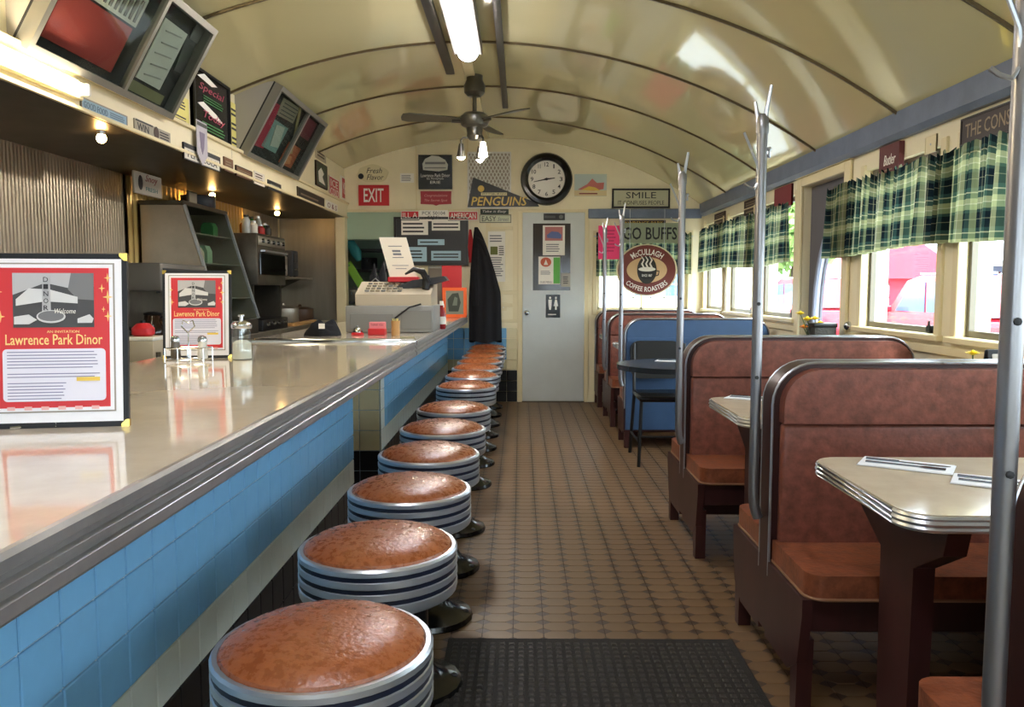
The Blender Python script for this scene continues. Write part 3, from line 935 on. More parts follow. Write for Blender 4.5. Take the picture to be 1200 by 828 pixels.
# ================================================================== LAMPS AND FAN
TUBE = mat('lit_diffuser', 'fff6e2', .5, emit='f8f6ff', estr=TUBE_STRENGTH)
def ceiling_lamp(label, y0, y1):
    x = -.33
    t = thing('fluorescent_lamp', label, 'ceiling lamp', (x, (y0 + y1) / 2, 2.60), 0, 'ceiling lamps')
    mb = MB(); mb.box(x - .09, x + .09, y0, y1, 2.655, 2.722, .006, 1); part('housing', mb, mat('lamp_housing', '7f7a70', .4), t)
    mb = MB(); mb.prism(arcpts(0, .012, .066, 180, 360, 10), (x, y0 + .02, 2.665), X3, Z3, (0, y1 - y0 - .04, 0)); part('diffuser', mb, TUBE, t)
    for yy in (y0, y1 - .02):
        mb = MB(); mb.prism(arcpts(0, .012, .069, 180, 360, 10), (x, yy, 2.665), X3, Z3, (0, .02, 0)); part('end_cap', mb, CHROME2, t)
    return t
ceiling_lamp('lit fluorescent tube lamp on the vaulted ceiling before the fan', 4.0, 5.22)
ceiling_lamp('lit fluorescent tube lamp on the vaulted ceiling near the entrance end', .2, 1.42)
# under-soffit tube
t = thing('fluorescent_lamp', 'lit fluorescent tube on the cream soffit below the big display case', 'lamp', (SX, 2.7, 1.95), 0)
mb = MB(); mb.box(SX + .001, SX + .03, 2.05, 3.34, 1.955, 2.03, .004, 1); part('housing', mb, CREAM2, t)
mb = MB(); mb.tube([(SX + .05, 2.09, 1.99), (SX + .05, 3.30, 1.99)], .019, 10); part('tube', mb, mat('lit_tube', 'fff1d8', .5, emit='fff0d4', estr=TUBE_STRENGTH * 1.2), t)
for yy in (2.07, 3.30):
    mb = MB(); mb.box(SX + .028, SX + .072, yy, yy + .02, 1.966, 2.014, .003, 1); part('socket', mb, WHITEG, t)
# warm bulbs under the soffit
WARM = mat('warm_bulb', 'ffd99a', .4, emit='ffc777', estr=24.0)
def bulb(label, x, y, z=1.885, r=.022):
    t = thing('light_bulb', label, 'light bulb', (x, y, z - r), 0, 'warm bulbs under the soffit')
    mb = MB(); mb.ball((x, y, z), r, 14); part('globe', mb, WARM, t)
    mb = MB(); mb.lathe([(.018, 0), (.02, .02), (.03, .024), (.03, .032)], 12, (x, y, z + r - .006)); part('socket', mb, CHROME2, t)
bulb('warm glass bulb with chrome socket above the plain stainless wall', -1.93, 3.78)
bulb('warm bulb lighting the pleated metal behind the dark pot', -2.3, 6.1)
bulb('warm bulb glowing above the small appliances beside the corner post', -2.25, 7.55)
# ceiling fan
FX, FY = -.335, 6.02
FANM = mat('pewter_fan', '6a6861', .32, .8)
t = thing('ceiling_fan', 'pewter ceiling fan with dark blades and small spot lights', 'fan', (FX, FY, 2.16), 0)
mb = MB(); mb.lathe([(.0, 2.58), (.05, 2.585), (.075, 2.61), (.078, 2.66), (.06, 2.70), (.06, 2.732)], 20, (FX, FY, 0)); part('ceiling_canopy', mb, FANM, t)
mb = MB(); mb.cyl((FX, FY, 2.46), (FX, FY, 2.60), .016, 10); part('downrod', mb, FANM, t)
mb = MB(); mb.lathe([(.02, 2.47), (.075, 2.465), (.105, 2.44), (.11, 2.41), (.095, 2.375), (.06, 2.36), (.055, 2.32), (.06, 2.30), (.04, 2.275), (0, 2.27)][::-1], 24, (FX, FY, 0)); part('motor', mb, FANM, t)
BLADE = mat('dark_fan_blade', '4c4a3c', .4)
for k in range(3):
    a = math.radians(-46 + 120 * k)
    R_ = Vector((math.cos(a), math.sin(a), 0)); S_ = Vector((-math.sin(a), math.cos(a), 0)); U_ = (S_ * math.cos(.22) + Z3 * math.sin(.22))
    mb = MB(); mb.prism([(.09, -.02), (.18, -.045), (.48, -.068), (.525, -.05), (.535, 0), (.525, .05), (.48, .068), (.18, .045), (.09, .02)], (FX, FY, 2.41), R_, U_, R_.cross(U_) * .008); bl = part('blade', mb, BLADE, t)
    mb = MB(); mb.tube([Vector((FX, FY, 2.40)) + R_ * .08, Vector((FX, FY, 2.40)) + R_ * .17], .012, 6); part('blade_bracket', mb, FANM, bl)
LITG = mat('lit_shade', 'fffaf0', .4, emit='fff2dc', estr=6.0)
LITB = mat('lit_spot_bulb', 'fffaf0', .4, emit='fff4e4', estr=330.0)
for k, (ang, lit) in enumerate(((190, 0), (310, 1), (70, 0))):
    a = math.radians(ang); d = Vector((math.cos(a), math.sin(a), 0))
    c = Vector((FX, FY, 2.29))
    tip = c + d * .10
    mb = MB(); mb.tube([c + d * .04, c + d * .085, tip + Vector((0, 0, -.02)), tip + Vector((0, 0, -.05))], .008, 8); ar = part('light_arm', mb, FANM, t)
    mb = MB(); mb.lathe([(.0, .0), (.016, .0), (.02, -.02), (.034, -.10), (.032, -.10), (.018, -.02), (.0, -.012)][::1], 16, tip + Vector((0, 0, -.045)), Z3); sh = part('spot_shade', mb, LITG if lit else FANM, t)
    mb = MB(); mb.ball(tip + Vector((0, 0, -.138)), .024, 12); part('bulb', mb, LITB, sh)

# ================================================================== CURTAINS
def valance(label, fn, u0, u1, z0, z1, nrm):
    """fn(u) -> point on the wall line; pleats go along nrm"""
    L = u1 - u0
    n = int(L / .012)
    mb = MB(); uv = []
    rr = random.Random(int(L * 100)); ph = [rr.uniform(0, 6) for _ in range(4)]
    def dep(s, v):
        return .034 + (.014 + .018 * v) * (math.sin(s * 2 * PI / .066 + ph[0] + 1.4 * math.sin(s * 5 + ph[1])) + .45 * math.sin(s * 2 * PI / .19 + ph[2]))
    def f(u, v):
        s = u * L
        zt = z1 + .012 * math.sin(s * 2 * PI / .06 + ph[3]) * (1 - v)
        zz = zt - (zt - z0 - .012 * math.sin(s * 3.1 + ph[1])) * v
        uv.append((s * 1.5, v * (z1 - z0)))
        p = fn(u0 + s) + nrm * dep(s, v)
        return (p.x, p.y, zz)
    mb.grid(f, n, 10)
    c = fn((u0 + u1) / 2)
    t = thing('valance', label, 'curtain', (c.x, c.y, z0), 0, 'plaid valances')
    mb.uv = uv
    part('cloth', mb, PLAID, t, smooth=180)
    mb = MB(); mb.tube([fn(u0 - .02) + nrm * .018 + Z3 * (z1 - .03), fn(u1 + .02) + nrm * .018 + Z3 * (z1 - .03)], .007, 8); part('rod', mb, CHROME2, t)
wl = lambda y: Vector((XR - .03, y, 0))
valance('green plaid valance above the window pair showing a red car', wl, 2.62, 4.90, 1.385, 1.785, -X3)
valance('green plaid valance on the window row beyond the side door', wl, 5.66, 8.38, 1.372, 1.785, -X3)
valance('green plaid valance near the entrance end of the window wall', wl, -1.3, 2.4, 1.385, 1.785, -X3)
valance('green plaid valance in the back wall window behind the round coffee sign', lambda x: Vector((x, YB - .02, 0)), .78, 1.76, 1.33, 1.76, -Y3)

# ================================================================== SIGNS ON THE RIGHT WALL
RW = dict(R=-Y3, U=Z3)
def rsign(name, label, cat, y0, y1, z0, z1, t, back, els, **k):
    return sign(name, label, cat, (XR, (y0 + y1) / 2, (z0 + z1) / 2), -Y3, Z3, y1 - y0, z1 - z0, t, back, els, **k)
BRONZE = mat('bronze_letters', '8a7a62', .4, .4)
rsign('wall_sign', 'long dark wooden sign with raised lettering under the blue moulding', 'sign', 2.83, 3.55, 1.80, 1.915, .018, mat('dark_sign_wood', '352b29', .5), [('t', 'lettering', BRONZE, 'THE CONSERVATORY', 0, 0, .9, .5), ('f', 'border', mat('sign_border', '2a2220', .5), .008, .004)])
rsign('wall_sign', 'maroon wooden sign with white script above the plaid valance', 'sign', 4.10, 4.32, 1.735, 1.925, .028, mat('maroon_sign', '5e2a2e', .5), [('t', 'lettering', WHITE, 'Butler', .05, .1, .6, .28, {'shear': .3}), ('l', 'small_print', BRONZE, 0, -.25, .6, .25, 3)])
rsign('wall_sign', 'plain dark red board high between side door and far valance', 'sign', 5.74, 6.12, 1.775, 1.925, .012, mat('brick_red_board', '7d343a', .55), [('f', 'edge', REDD, .006, .003)])
rsign('wall_plaque', 'small brown double plaque above the far valance, nearer the red board', 'plaque', 6.55, 6.95, 1.80, 1.925, .012, BROWN, [('r', 'groove', CREAM2, 0, -.05, 1.0, .08), ('l', 'lettering', BRONZE, 0, .22, .7, .3, 2), ('l', 'lettering', BRONZE, 0, -.3, .7, .2, 1)])
rsign('wall_plaque', 'small brown double plaque above the far valance, next to the corner', 'plaque', 7.6, 8.0, 1.80, 1.91, .012, BROWN, [('r', 'groove', CREAM2, 0, -.05, 1.0, .1), ('l', 'lettering', BRONZE, 0, .22, .7, .3, 2), ('l', 'lettering', BRONZE, 0, -.3, .7, .2, 1)])
rsign('blank_outlet_cover', 'cream square cover plate beside the maroon script sign', 'cover plate', 3.78, 3.88, 1.82, 1.90, .006, CREAM2, [('f', 'rim', CREAM2, .004, .003), ('e', 'screw', CHROME2, 0, 0, .05, .06)])

# ================================================================== SIGNS ON THE BACK WALL
def brect(u0, v0, u1, v1, y=YB):
    a, b = P(u0, v1, 'y', y), P(u1, v0, 'y', y)
    return Vector(((a.x + b.x) / 2, y, (a.z + b.z) / 2)), b.x - a.x, b.z - a.z
def bsign(name, label, cat, u0, v0, u1, v1, t, back, els, **k):
    O, w, h = brect(u0, v0, u1, v1)
    return sign(name, label, cat, O, X3, Z3, w, h, t, back, els, **k)
def bsignf(name, label, cat, u0, v0, u1, v1, t, back, els, **k):
    O, w, h = brect(u0, v0, u1, v1, YB - .058)
    return sign(name, label, cat, O, X3, Z3, w, h, t, back, els, **k)
def bsigng(name, label, cat, u0, v0, u1, v1, t, back, els, **k):
    O, w, h = brect(u0, v0, u1, v1, YB - .019)
    return sign(name, label, cat, O, X3, Z3, w, h, t, back, els, **k)
bsign('exit_sign', 'red exit sign with white letters on the back wall', 'sign', 421, 217, 456, 241, .03, RED, [('t', 'lettering', WHITE, 'EXIT', 0, 0, .66, .66, {'bold': .012})])
bsign('scroll_plaque', 'cream wavy-edged plaque with black script above the exit sign', 'plaque', 419, 193, 455, 214, .012, mat('cream_plaque', 'd9cfa6', .5), [('t', 'lettering', PRINTD, 'Fresh', .05, .17, .5, .3, {'shear': .3}), ('t', 'lettering', PRINTD, "Flavor", .08, -.2, .55, .3, {'shear': .3}), ('e', 'knob', BLACK, -.38, -.15, .09, .16)],
      board=[(.5 * math.cos(a) * (1 + .05 * math.sin(6 * a)), .5 * math.sin(a) * (1 + .06 * math.sin(5 * a))) for a in [2 * PI * i / 28 for i in range(28)]])
bsign('paper_note', 'small white typed note left of the black picture sign', 'note', 469, 203, 485, 214, .003, WHITE, [('l', 'print', PRINTG, 0, 0, .8, .7, 4)])
car_ = [(-.36, -.02), (-.38, .16), (-.30, .30), (-.1, .40), (.1, .38), (.3, .27), (.38, .14), (.36, -.02), (.1, -.06)]
bsign('diner_sign', 'black square sign with white dining car drawing and lettering', 'sign', 491, 182, 530, 222, .035, BLACKG, [('p', 'drawing', mat('pale_drawing', 'c9cac2', .6), [(x, y + .08) for x, y in car_]), ('r', 'window_band', PRINTG, 0, .26, .6, .07), ('r', 'stripe', PRINTG, 0, .12, .64, .03), ('t', 'lettering', WHITE, 'Lawrence Park Dinor', 0, -.1, .86, .1), ('t', 'lettering', WHITE, 'Est. Pennsylvania', 0, -.2, .5, .07), ('t', 'lettering', WHITE, 'ERIE', 0, -.3, .3, .08)])
bsign('red_plaque', 'red scalloped plaque with pale script under the black picture sign', 'plaque', 493, 224, 529, 241, .012, mat('faded_red', 'a8323c', .5), [('t', 'lettering', mat('pale_pink', 'e0a8a4', .6), 'Congratulations', 0, .18, .75, .22, {'shear': .3}), ('t', 'lettering', MATS['pale_pink'], 'The Secret Spot', 0, -.15, .75, .22, {'shear': .3})],
      board=[(-.5, -.38), (-.3, -.4), (-.1, -.42), (0, -.5), (.1, -.42), (.3, -.4), (.5, -.38), (.49, 0), (.5, .5), (-.5, .5), (-.49, 0)])
# louvred vent made of a lath mesh
O, w, h = brect(548, 178, 599, 244)
t = thing('vent_grille', 'white diamond lath vent grille partly behind the pennant', 'vent', O - Z3 * h / 2, 0)
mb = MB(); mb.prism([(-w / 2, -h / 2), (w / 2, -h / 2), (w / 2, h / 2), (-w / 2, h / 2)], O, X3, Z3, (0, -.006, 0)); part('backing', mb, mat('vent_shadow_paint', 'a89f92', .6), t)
mb = MB()
for i in range(-9, 22):
    for s in (1, -1):
        # one diagonal lath clipped to the rectangle
        x0 = -w / 2 + i * w / 12
        pts = []
        for k in range(0, 25):
            x = x0 + (k / 24) * h * .55; z = -h / 2 + (k / 24) * h
            if -w / 2 <= x <= w / 2: pts.append((O.x + s * x, YB - .009 - (.003 if s > 0 else 0), O.z + z))
        if len(pts) > 2: mb.tube([pts[0], pts[-1]], .0058, 4)
part('lath_mesh', mb, MESHW, t, kind='stuff')
mb = MB(); b_ = .016
for a0, a1, c0, c1 in ((-w / 2, w / 2, -h / 2, -h / 2 + b_), (-w / 2, w / 2, h / 2 - b_, h / 2), (-w / 2, -w / 2 + b_, -h / 2 + b_, h / 2 - b_), (w / 2 - b_, w / 2, -h / 2 + b_, h / 2 - b_)):
    mb.box(O.x + a0, O.x + a1, YB - .02, YB, O.z + c0, O.z + c1)
part('frame', mb, MESHW, t)
# pennant
O, w, h = brect(548, 208, 632, 243); O = O + Vector((0, -.024, 0))
sign('pennant', 'black felt pennant with gold and white team lettering', 'pennant', O, X3, Z3, w, h, .004, BLACK, [('t', 'lettering', GOLD, 'PENGUINS', -.06, -.3, .78, .3, {'bold': .012, 'shear': .2}), ('r', 'name_strip', mat('cream_strip', 'ddd2a4', .6), -.13, -.06, .36, .1), ('t', 'lettering', BLACK, 'PITTSBURGH', -.13, -.06, .32, .07), ('e', 'round_emblem', GOLD, -.31, .12, .045, .11)],
     board=[(-.5, -.5), (.5, -.48), (.47, -.36), (-.42, .5)])
# plates under the pennant
bsignf('license_plate', 'red and white plate left end of the row above the black notice board', 'plate', 470, 247, 491, 257, .004, RED, [('t', 'lettering', WHITE, 'ILL A', 0, 0, .8, .6), ('f', 'rim', WHITE, .006, .002)])
bsignf('license_plate', 'white plate with dark numbers in the middle above the black notice board', 'plate', 491.5, 246, 525, 259, .004, WHITE, [('t', 'lettering', PRINTD, 'PCK 50104', 0, .22, .8, .3), ('t', 'lettering', PRINTD, 'PJS', 0, -.2, .4, .36)])
bsignf('license_plate', 'red and white plate right end of the row above the black notice board', 'plate', 525.5, 247.5, 560, 258, .004, RED, [('t', 'lettering', WHITE, 'AMERICAN', 0, 0, .86, .62), ('f', 'rim', WHITE, .006, .002)])
bsigng('wall_sign', 'dark green script sign directly below the pennant', 'sign', 563, 245, 596, 251, .01, mat('dark_green_sign', '27382c', .5), [('t', 'lettering', WHITE, 'Take it Easy', 0, 0, .85, .6, {'shear': .25})])
bsigng('wall_sign', 'pale sign with large capitals below the green script sign', 'sign', 562, 251.5, 599, 261, .008, mat('pale_sage', 'c9cdb0', .6), [('t', 'lettering', PRINTD, 'EASY', -.2, 0, .45, .62), ('t', 'lettering', PRINTG, 'Street', .25, -.05, .35, .45, {'shear': .25}), ('f', 'rim', PRINTD, .005, .002)])
# clock
O, w, h = brect(610, 179, 671, 241)
R_ = w / 2
t = thing('wall_clock', 'large round wall clock with wide black rim and white face', 'clock', O - Z3 * R_, 0)
mb = MB(); mb.lathe([(R_, 0), (R_, .03), (R_ * .95, .05), (R_ * .82, .055), (R_ * .72, .04), (R_ * .70, .022), (R_ * .70, 0)], 48, O, -Y3); part('rim', mb, BLACKG, t)
mb = MB(); mb.lathe([(0, .020), (R_ * .71, .020)][::-1], 40, O, -Y3)
mb = MB(); mb.prism([(R_ * .72 * math.cos(2 * PI * i / 40), R_ * .72 * math.sin(2 * PI * i / 40)) for i in range(40)], O, X3, Z3, (0, -.02, 0)); part('face', mb, WHITE, t)
mb = MB()
for k in range(12):
    a = PI / 2 - (k + 1) * PI / 6
    mb.text(str(k + 1), O + Vector((math.cos(a) * R_ * .56, -.021, math.sin(a) * R_ * .56)), X3, Z3, R_ * (.05 if k == 0 else (.09 if k == 10 else (.11 if k < 9 else .16))), R_ * .16, bold=.01)
part('numerals', mb, BLACK, t)
for nm, a, L, wd in (('hour_hand', PI / 2 - math.radians(83), .32, .016), ('minute_hand', PI / 2 - math.radians(258), .5, .012)):
    d = Vector((math.cos(a), 0, math.sin(a))); q = Vector((-math.sin(a), 0, math.cos(a)))
    mb = MB(); mb.prism([(-.08 * R_, -wd * .6), (L * R_, -wd * .25), (L * R_, wd * .25), (-.08 * R_, wd * .6)], O + Vector((0, -.024, 0)), d, q, (0, -.002, 0)); part(nm, mb, BLACK, t)
mb = MB(); mb.lathe([(.014, .02), (.014, .028), (0, .03)], 12, O, -Y3); part('hand_pin', mb, BLACK, t)
# small colourful card and SMILE sign
bsign('postcard_sign', 'small colourful landscape sign between clock and smile sign', 'sign', 673, 204, 711, 230, .006, mat('pale_sky_print', 'b9c6c0', .6), [('r', 'band', mat('sand_print', 'd8c493', .6), 0, -.36, 1, .26), ('p', 'picture', mat('rose_print', 'c2706a', .6), [(-.4, -.2), (-.1, .05), (.05, .3), (.2, .1), (.42, .12), (.4, -.18), (.1, -.25)]), ('p', 'picture', GOLD, [(-.3, -.22), (-.05, -.05), (.15, -.1), (.3, -.24)]), ('l', 'lettering', REDD, 0, -.38, .7, .12, 1)])
bsign('smile_sign', 'pale wooden smile sign with black frame on the back wall', 'sign', 717, 221, 785, 244, .014, mat('sage_grey', 'b9b79a', .6), [('f', 'frame', BLACK, .018, .008), ('t', 'lettering', PRINTD, 'SMILE', 0, .16, .52, .32), ('t', 'lettering', PRINTD, 'IT CONFUSES PEOPLE', 0, -.22, .8, .2)])
# window signs
O, w, h = brect(726, 263, 794, 289); O = O + Vector((0, -.10, 0))
sign('window_sign', 'black lettered strip sign over the back window valance', 'sign', O + Z3 * .02, X3, Z3, w, h * .9, .006, mat('sage_strip', '8c947c', .5), [('t', 'lettering', BLACK, 'GO BUFFS', 0, -.02, .92, .62, {'bold': .015})])
bsign('name_sign', 'narrow dark name strip right below the blue back wall moulding', 'sign', 726, 258, 780, 264.5, .008, BROWN, [('t', 'lettering', GOLD, 'LAWRENCE PARK', 0, 0, .9, .6)])
O, w, h = brect(700, 265, 727, 304); O = O + Vector((0, -.09, 0))
sign('pink_poster', 'hot pink paper sheet taped at the back window', 'poster', O, X3, Z3, w, h, .002, PINK, [('l', 'print', mat('pink_print', 'c92f63', .6), 0, .05, .6, .7, 7)])
# round coffee sign hanging in the window
O, w, h = brect(722, 288, 789, 345); O = O + Vector((0, -.13, 0))
t = thing('coffee_sign', 'round brown coffee roaster sign with steaming cup in the back window', 'sign', O - Z3 * h / 2, 0)
rx, rz = w / 2, h / 2
def ell(a, b, dx=0, dz=0, n=40): return [(dx + a * math.cos(2 * PI * i / n), dz + b * math.sin(2 * PI * i / n)) for i in range(n)]
mb = MB(); mb.prism(ell(rx, rz), O, X3, Z3, (0, -.02, 0)); part('disc', mb, mat('roast_brown', '6e2f26', .4), t)
mb = MB(); mb.prism(ell(rx * 1.06, rz * 1.05), O + Vector((0, .002, 0)), X3, Z3, (0, -.012, 0)); part('rim', mb, mat('cream_rim', 'd8cda8', .5), t)
mb = MB(); mb.prism(ell(rx * .70, rz * .52), O + Vector((0, -.02, 0)), X3, Z3, (0, -.002, 0)); part('inner_panel', mb, mat('latte_panel', 'd2b083', .5), t)
mb = MB(); mb.prism(ell(rx * .34, rz * .56, 0, 0), O + Vector((0, -.0222, 0)), X3, Z3, (0, -.002, 0)); part('dark_oval', mb, mat('espresso_panel', '2c2b24', .5), t)
cup = [(-.30, .02), (.30, .02), (.24, -.22), (.12, -.32), (-.12, -.32), (-.24, -.22)]
mb = MB(); mb.prism([(a * rx, b * rz * 1.2) for a, b in cup], O + Vector((0, -.0245, 0)), X3, Z3, (0, -.002, 0)); cp = part('cup', mb, BLACK, t)
mb = MB(); mb.tube([O + Vector((.27 * rx, -.026, -.02 * rz)), O + Vector((.42 * rx, -.026, -.05 * rz)), O + Vector((.40 * rx, -.026, -.2 * rz)), O + Vector((.24 * rx, -.026, -.26 * rz))], .006, 6); part('cup_handle', mb, BLACK, cp)
mb = MB(); mb.prism(ell(rx * .30, rz * .09, 0, .03 * rz, 24), O + Vector((0, -.0268, 0)), X3, Z3, (0, -.001, 0)); part('cup_mouth', mb, WHITE, cp)
for dx in (-.14, .0, .14):
    mb = MB(); mb.tube([O + Vector(((dx + .05) * rx, -.027, .05 * rz)), O + Vector(((dx - .04) * rx, -.027, .25 * rz)), O + Vector(((dx + .03) * rx, -.027, .40 * rz)), O + Vector(((dx - .06) * rx, -.027, .56 * rz))], [.009, .010, .008, .003], 6); part('steam', mb, WHITE, t)
mb = MB(); mb.text('McCULLAGH', O + Vector((0, -.0205, rz * .73)), X3, Z3, rx * 1.15, rz * .24, arc=rx * .95, bold=.01); part('lettering', mb, WHITE, t)
mb = MB(); mb.text('COFFEE ROASTERS', O + Vector((0, -.0205, -rz * .78)), X3, Z3, rx * 1.5, rz * .2, arc=-rx * 1.05, bold=.01); part('lettering', mb, WHITE, t)
mb = MB(); mb.text('SINCE 1867', O + Vector((0, -.0268, -rz * .22)), X3, Z3, rx * .36, rz * .1); part('lettering', mb, WHITE, t)
for s in (-1, 1):
    mb = MB(); mb.cyl(O + Vector((s * rx * .6, -.008, rz * .8)), O + Vector((s * rx * .6, -.008, rz * .8 + .42)), .0025, 5); part('hanging_wire', mb, CHROME2, t)
# door notices
def dsign(name, label, cat, u0, v0, u1, v1, t_, back, els, dy=.0345, **k):
    O, w, h = brect(u0, v0, u1, v1, YB - dy)
    return sign(name, label, cat, O, X3, Z3, w, h, t_, back, els, **k)
dsign('door_poster', 'white flyer with a blue car picture on the door glass', 'poster', 636, 264, 662, 299, .002, WHITE, [('r', 'picture', mat('red_sky_print', 'b8706c', .6), 0, .22, .8, .46), ('p', 'picture', mat('car_print', '5a6b9c', .6), [(-.3, .08), (-.32, .18), (-.1, .3), (.2, .28), (.35, .18), (.33, .06)]), ('l', 'print', PRINTG, 0, -.25, .7, .3, 4)])
dsign('door_poster', 'white sheet with red seal and green side band on the door glass', 'poster', 631, 300.5, 656.5, 333, .002, WHITE, [('e', 'seal', mat('red_seal', 'c25a3c', .6), -.16, .3, .25, .17), ('p', 'seal_mark', WHITE, [(-.26, .2), (-.06, .2), (-.16, .4)]), ('r', 'green_band', mat('bright_green_print', '5fae4c', .6), .34, 0, .3, .94), ('l', 'print', PRINTG, -.15, -.08, .5, .16, 3), ('t', 'lettering', PRINTD, 'OUR MENU', -.15, -.42, .55, .07)])
dsign('door_note', 'small grey card at the lower right of the door glass', 'note', 657.5, 320, 669, 336, .002, mat('grey_card', 'aaa79a', .6), [('l', 'print', PRINTD, 0, 0, .6, .6, 4)])
dsign('restroom_sign', 'black rest room sign with two white figures on the pale door', 'sign', 639.5, 345, 656.5, 372, .004, BLACKG, [('e', 'figure_head', WHITE, -.2, .36, .07, .05), ('p', 'figure_body', WHITE, [(-.32, .28), (-.08, .28), (-.1, .02), (-.14, -.16), (-.26, -.16), (-.3, .02)]), ('e', 'figure_head', WHITE, .2, .36, .07, .05), ('p', 'figure_body', WHITE, [(.14, .28), (.26, .28), (.36, .0), (.26, 0), (.26, -.16), (.14, -.16), (.14, 0), (.04, .0)]), ('l', 'lettering', WHITE, 0, -.36, .7, .1, 1)], dy=.0305)
dsign('number_plate', 'narrow dark plate with a round mark above the door glass', 'plate', 637, 250, 662, 258, .004, BLACK, [('l', 'lettering', mat('dim_print', '6a6a66', .6), -.2, 0, .5, .4, 2), ('e', 'round_mark', MATS['dim_print'], .32, 0, .1, .3)], dy=.0305)
bsigng('news_sheet', 'tall white news sheet on the wall between coat and door', 'poster', 572, 271, 592, 330, .003, WHITE, [('l', 'print', PRINTG, 0, .36, .8, .16, 3), ('r', 'picture', mat('olive_print', '6a7030', .6), -.15, .12, .42, .16), ('l', 'print', PRINTD, .28, .12, .3, .2, 5), ('l', 'print', PRINTG, 0, -.2, .8, .4, 9)])
bsign('light_switch', 'pale switch plate below the news sheet', 'switch', 586, 354, 594, 364, .006, CREAM2, [('r', 'toggle', WHITEG, 0, 0, .2, .3), ('e', 'screw', CHROME2, 0, .36, .06, .05)])

# notice board
O, w, h = brect(463, 254.5, 549, 311)
els = [('f', 'frame', BLACK, .025, .012), ('r', 'note', WHITE, -.22, .28, .36, .3), ('l', 'lettering', PRINTD, -.22, .28, .32, .24, 3), ('r', 'note', WHITE, .2, .32, .38, .2), ('l', 'lettering', PRINTD, .2, .32, .34, .14, 2), ('r', 'note', LBLUE, .0, -.02, .36, .12), ('l', 'lettering', PRINTD, 0, -.02, .3, .06, 1), ('r', 'note', LBLUE, -.22, -.27, .32, .3), ('l', 'lettering', PRINTD, -.22, -.27, .26, .2, 3), ('r', 'note', LBLUE, .2, -.3, .4, .2), ('l', 'lettering', PRINTD, .2, -.3, .34, .12, 2)]
sign('notice_board', 'black framed notice board with white and pale blue cards', 'board', O + Vector((0, -.02, 0)), X3, Z3, w, h, .03, CHAR, els, bev=.003)

# coat
O = P(566, 400, 'y', 8.36)
t = thing('hanging_coat', 'long black coat hung on the back wall above the last stools', 'coat', (O.x, 8.36, O.z), 0)
top = P(557, 266, 'y', 8.36).z
def coat(u, v):
    a = 2 * PI * u
    zz = top - v * (top - O.z)
    L_, R_2 = P(556 - 7 * min(1, v * 1.6) ** .8, 330, 'y', 8.36).x, P(560 + 25 * min(1, v * 1.75) ** .75 + 3 * v, 330, 'y', 8.36).x
    half, cx_ = (R_2 - L_) / 2, (R_2 + L_) / 2
    th = .028 + .042 * min(1, v * 3)
    k = 1 + (.22 * math.sin(9 * a + 2.2 * v) + .12 * math.sin(4 * a - 5 * v)) * min(1, v * 2)
    return (cx_ + half * math.cos(a), 8.39 + th * k * math.sin(a), zz - .015 * math.sin(3 * a) * (v > .95))
mb = MB(); mb.grid(coat, 42, 18); cbd = part('coat_body', mb, COATM, t, smooth=180)
xs_ = P(554, 300, 'y', 8.36).x
mb = MB(); mb.tube([(xs_ + .03, 8.345, top - .22), (xs_ + .02, 8.325, top - .45), (xs_ + .03, 8.32, top - .62), (xs_ + .035, 8.335, top - .80)], [.03, .045, .045, .036], 10); part('sleeve', mb, COATM, t)
mb = MB(); mb.tube([(xs_ + .03, 8.35, top - .10), (xs_ + .10, 8.335, top - .16), (xs_ + .15, 8.335, top - .30)], [.012, .03, .012], 8); part('collar', mb, COATM, t)
mb = MB(); mb.tube([(P(558, 270, 'y', 8.4).x, YB, top - .02), (P(558, 270, 'y', 8.4).x, 8.41, top - .02), (P(558, 270, 'y', 8.4).x, 8.40, top - .0)], .006, 6); part('coat_hook', mb, CHROME2, t)
solo('red_pennant_cloth', (lambda m: (m.tube([(P(551, 272, 'y', 8.44).x, 8.45, 1.80), (P(552, 290, 'y', 8.44).x, 8.44, 1.62), (P(552, 308, 'y', 8.44).x, 8.45, 1.46)], [.012, .035, .02], 8), m)[1])(MB()), mat('red_cloth', 'b02a30', .8), 'red cloth with white marks hung beside the coat', 'cloth')
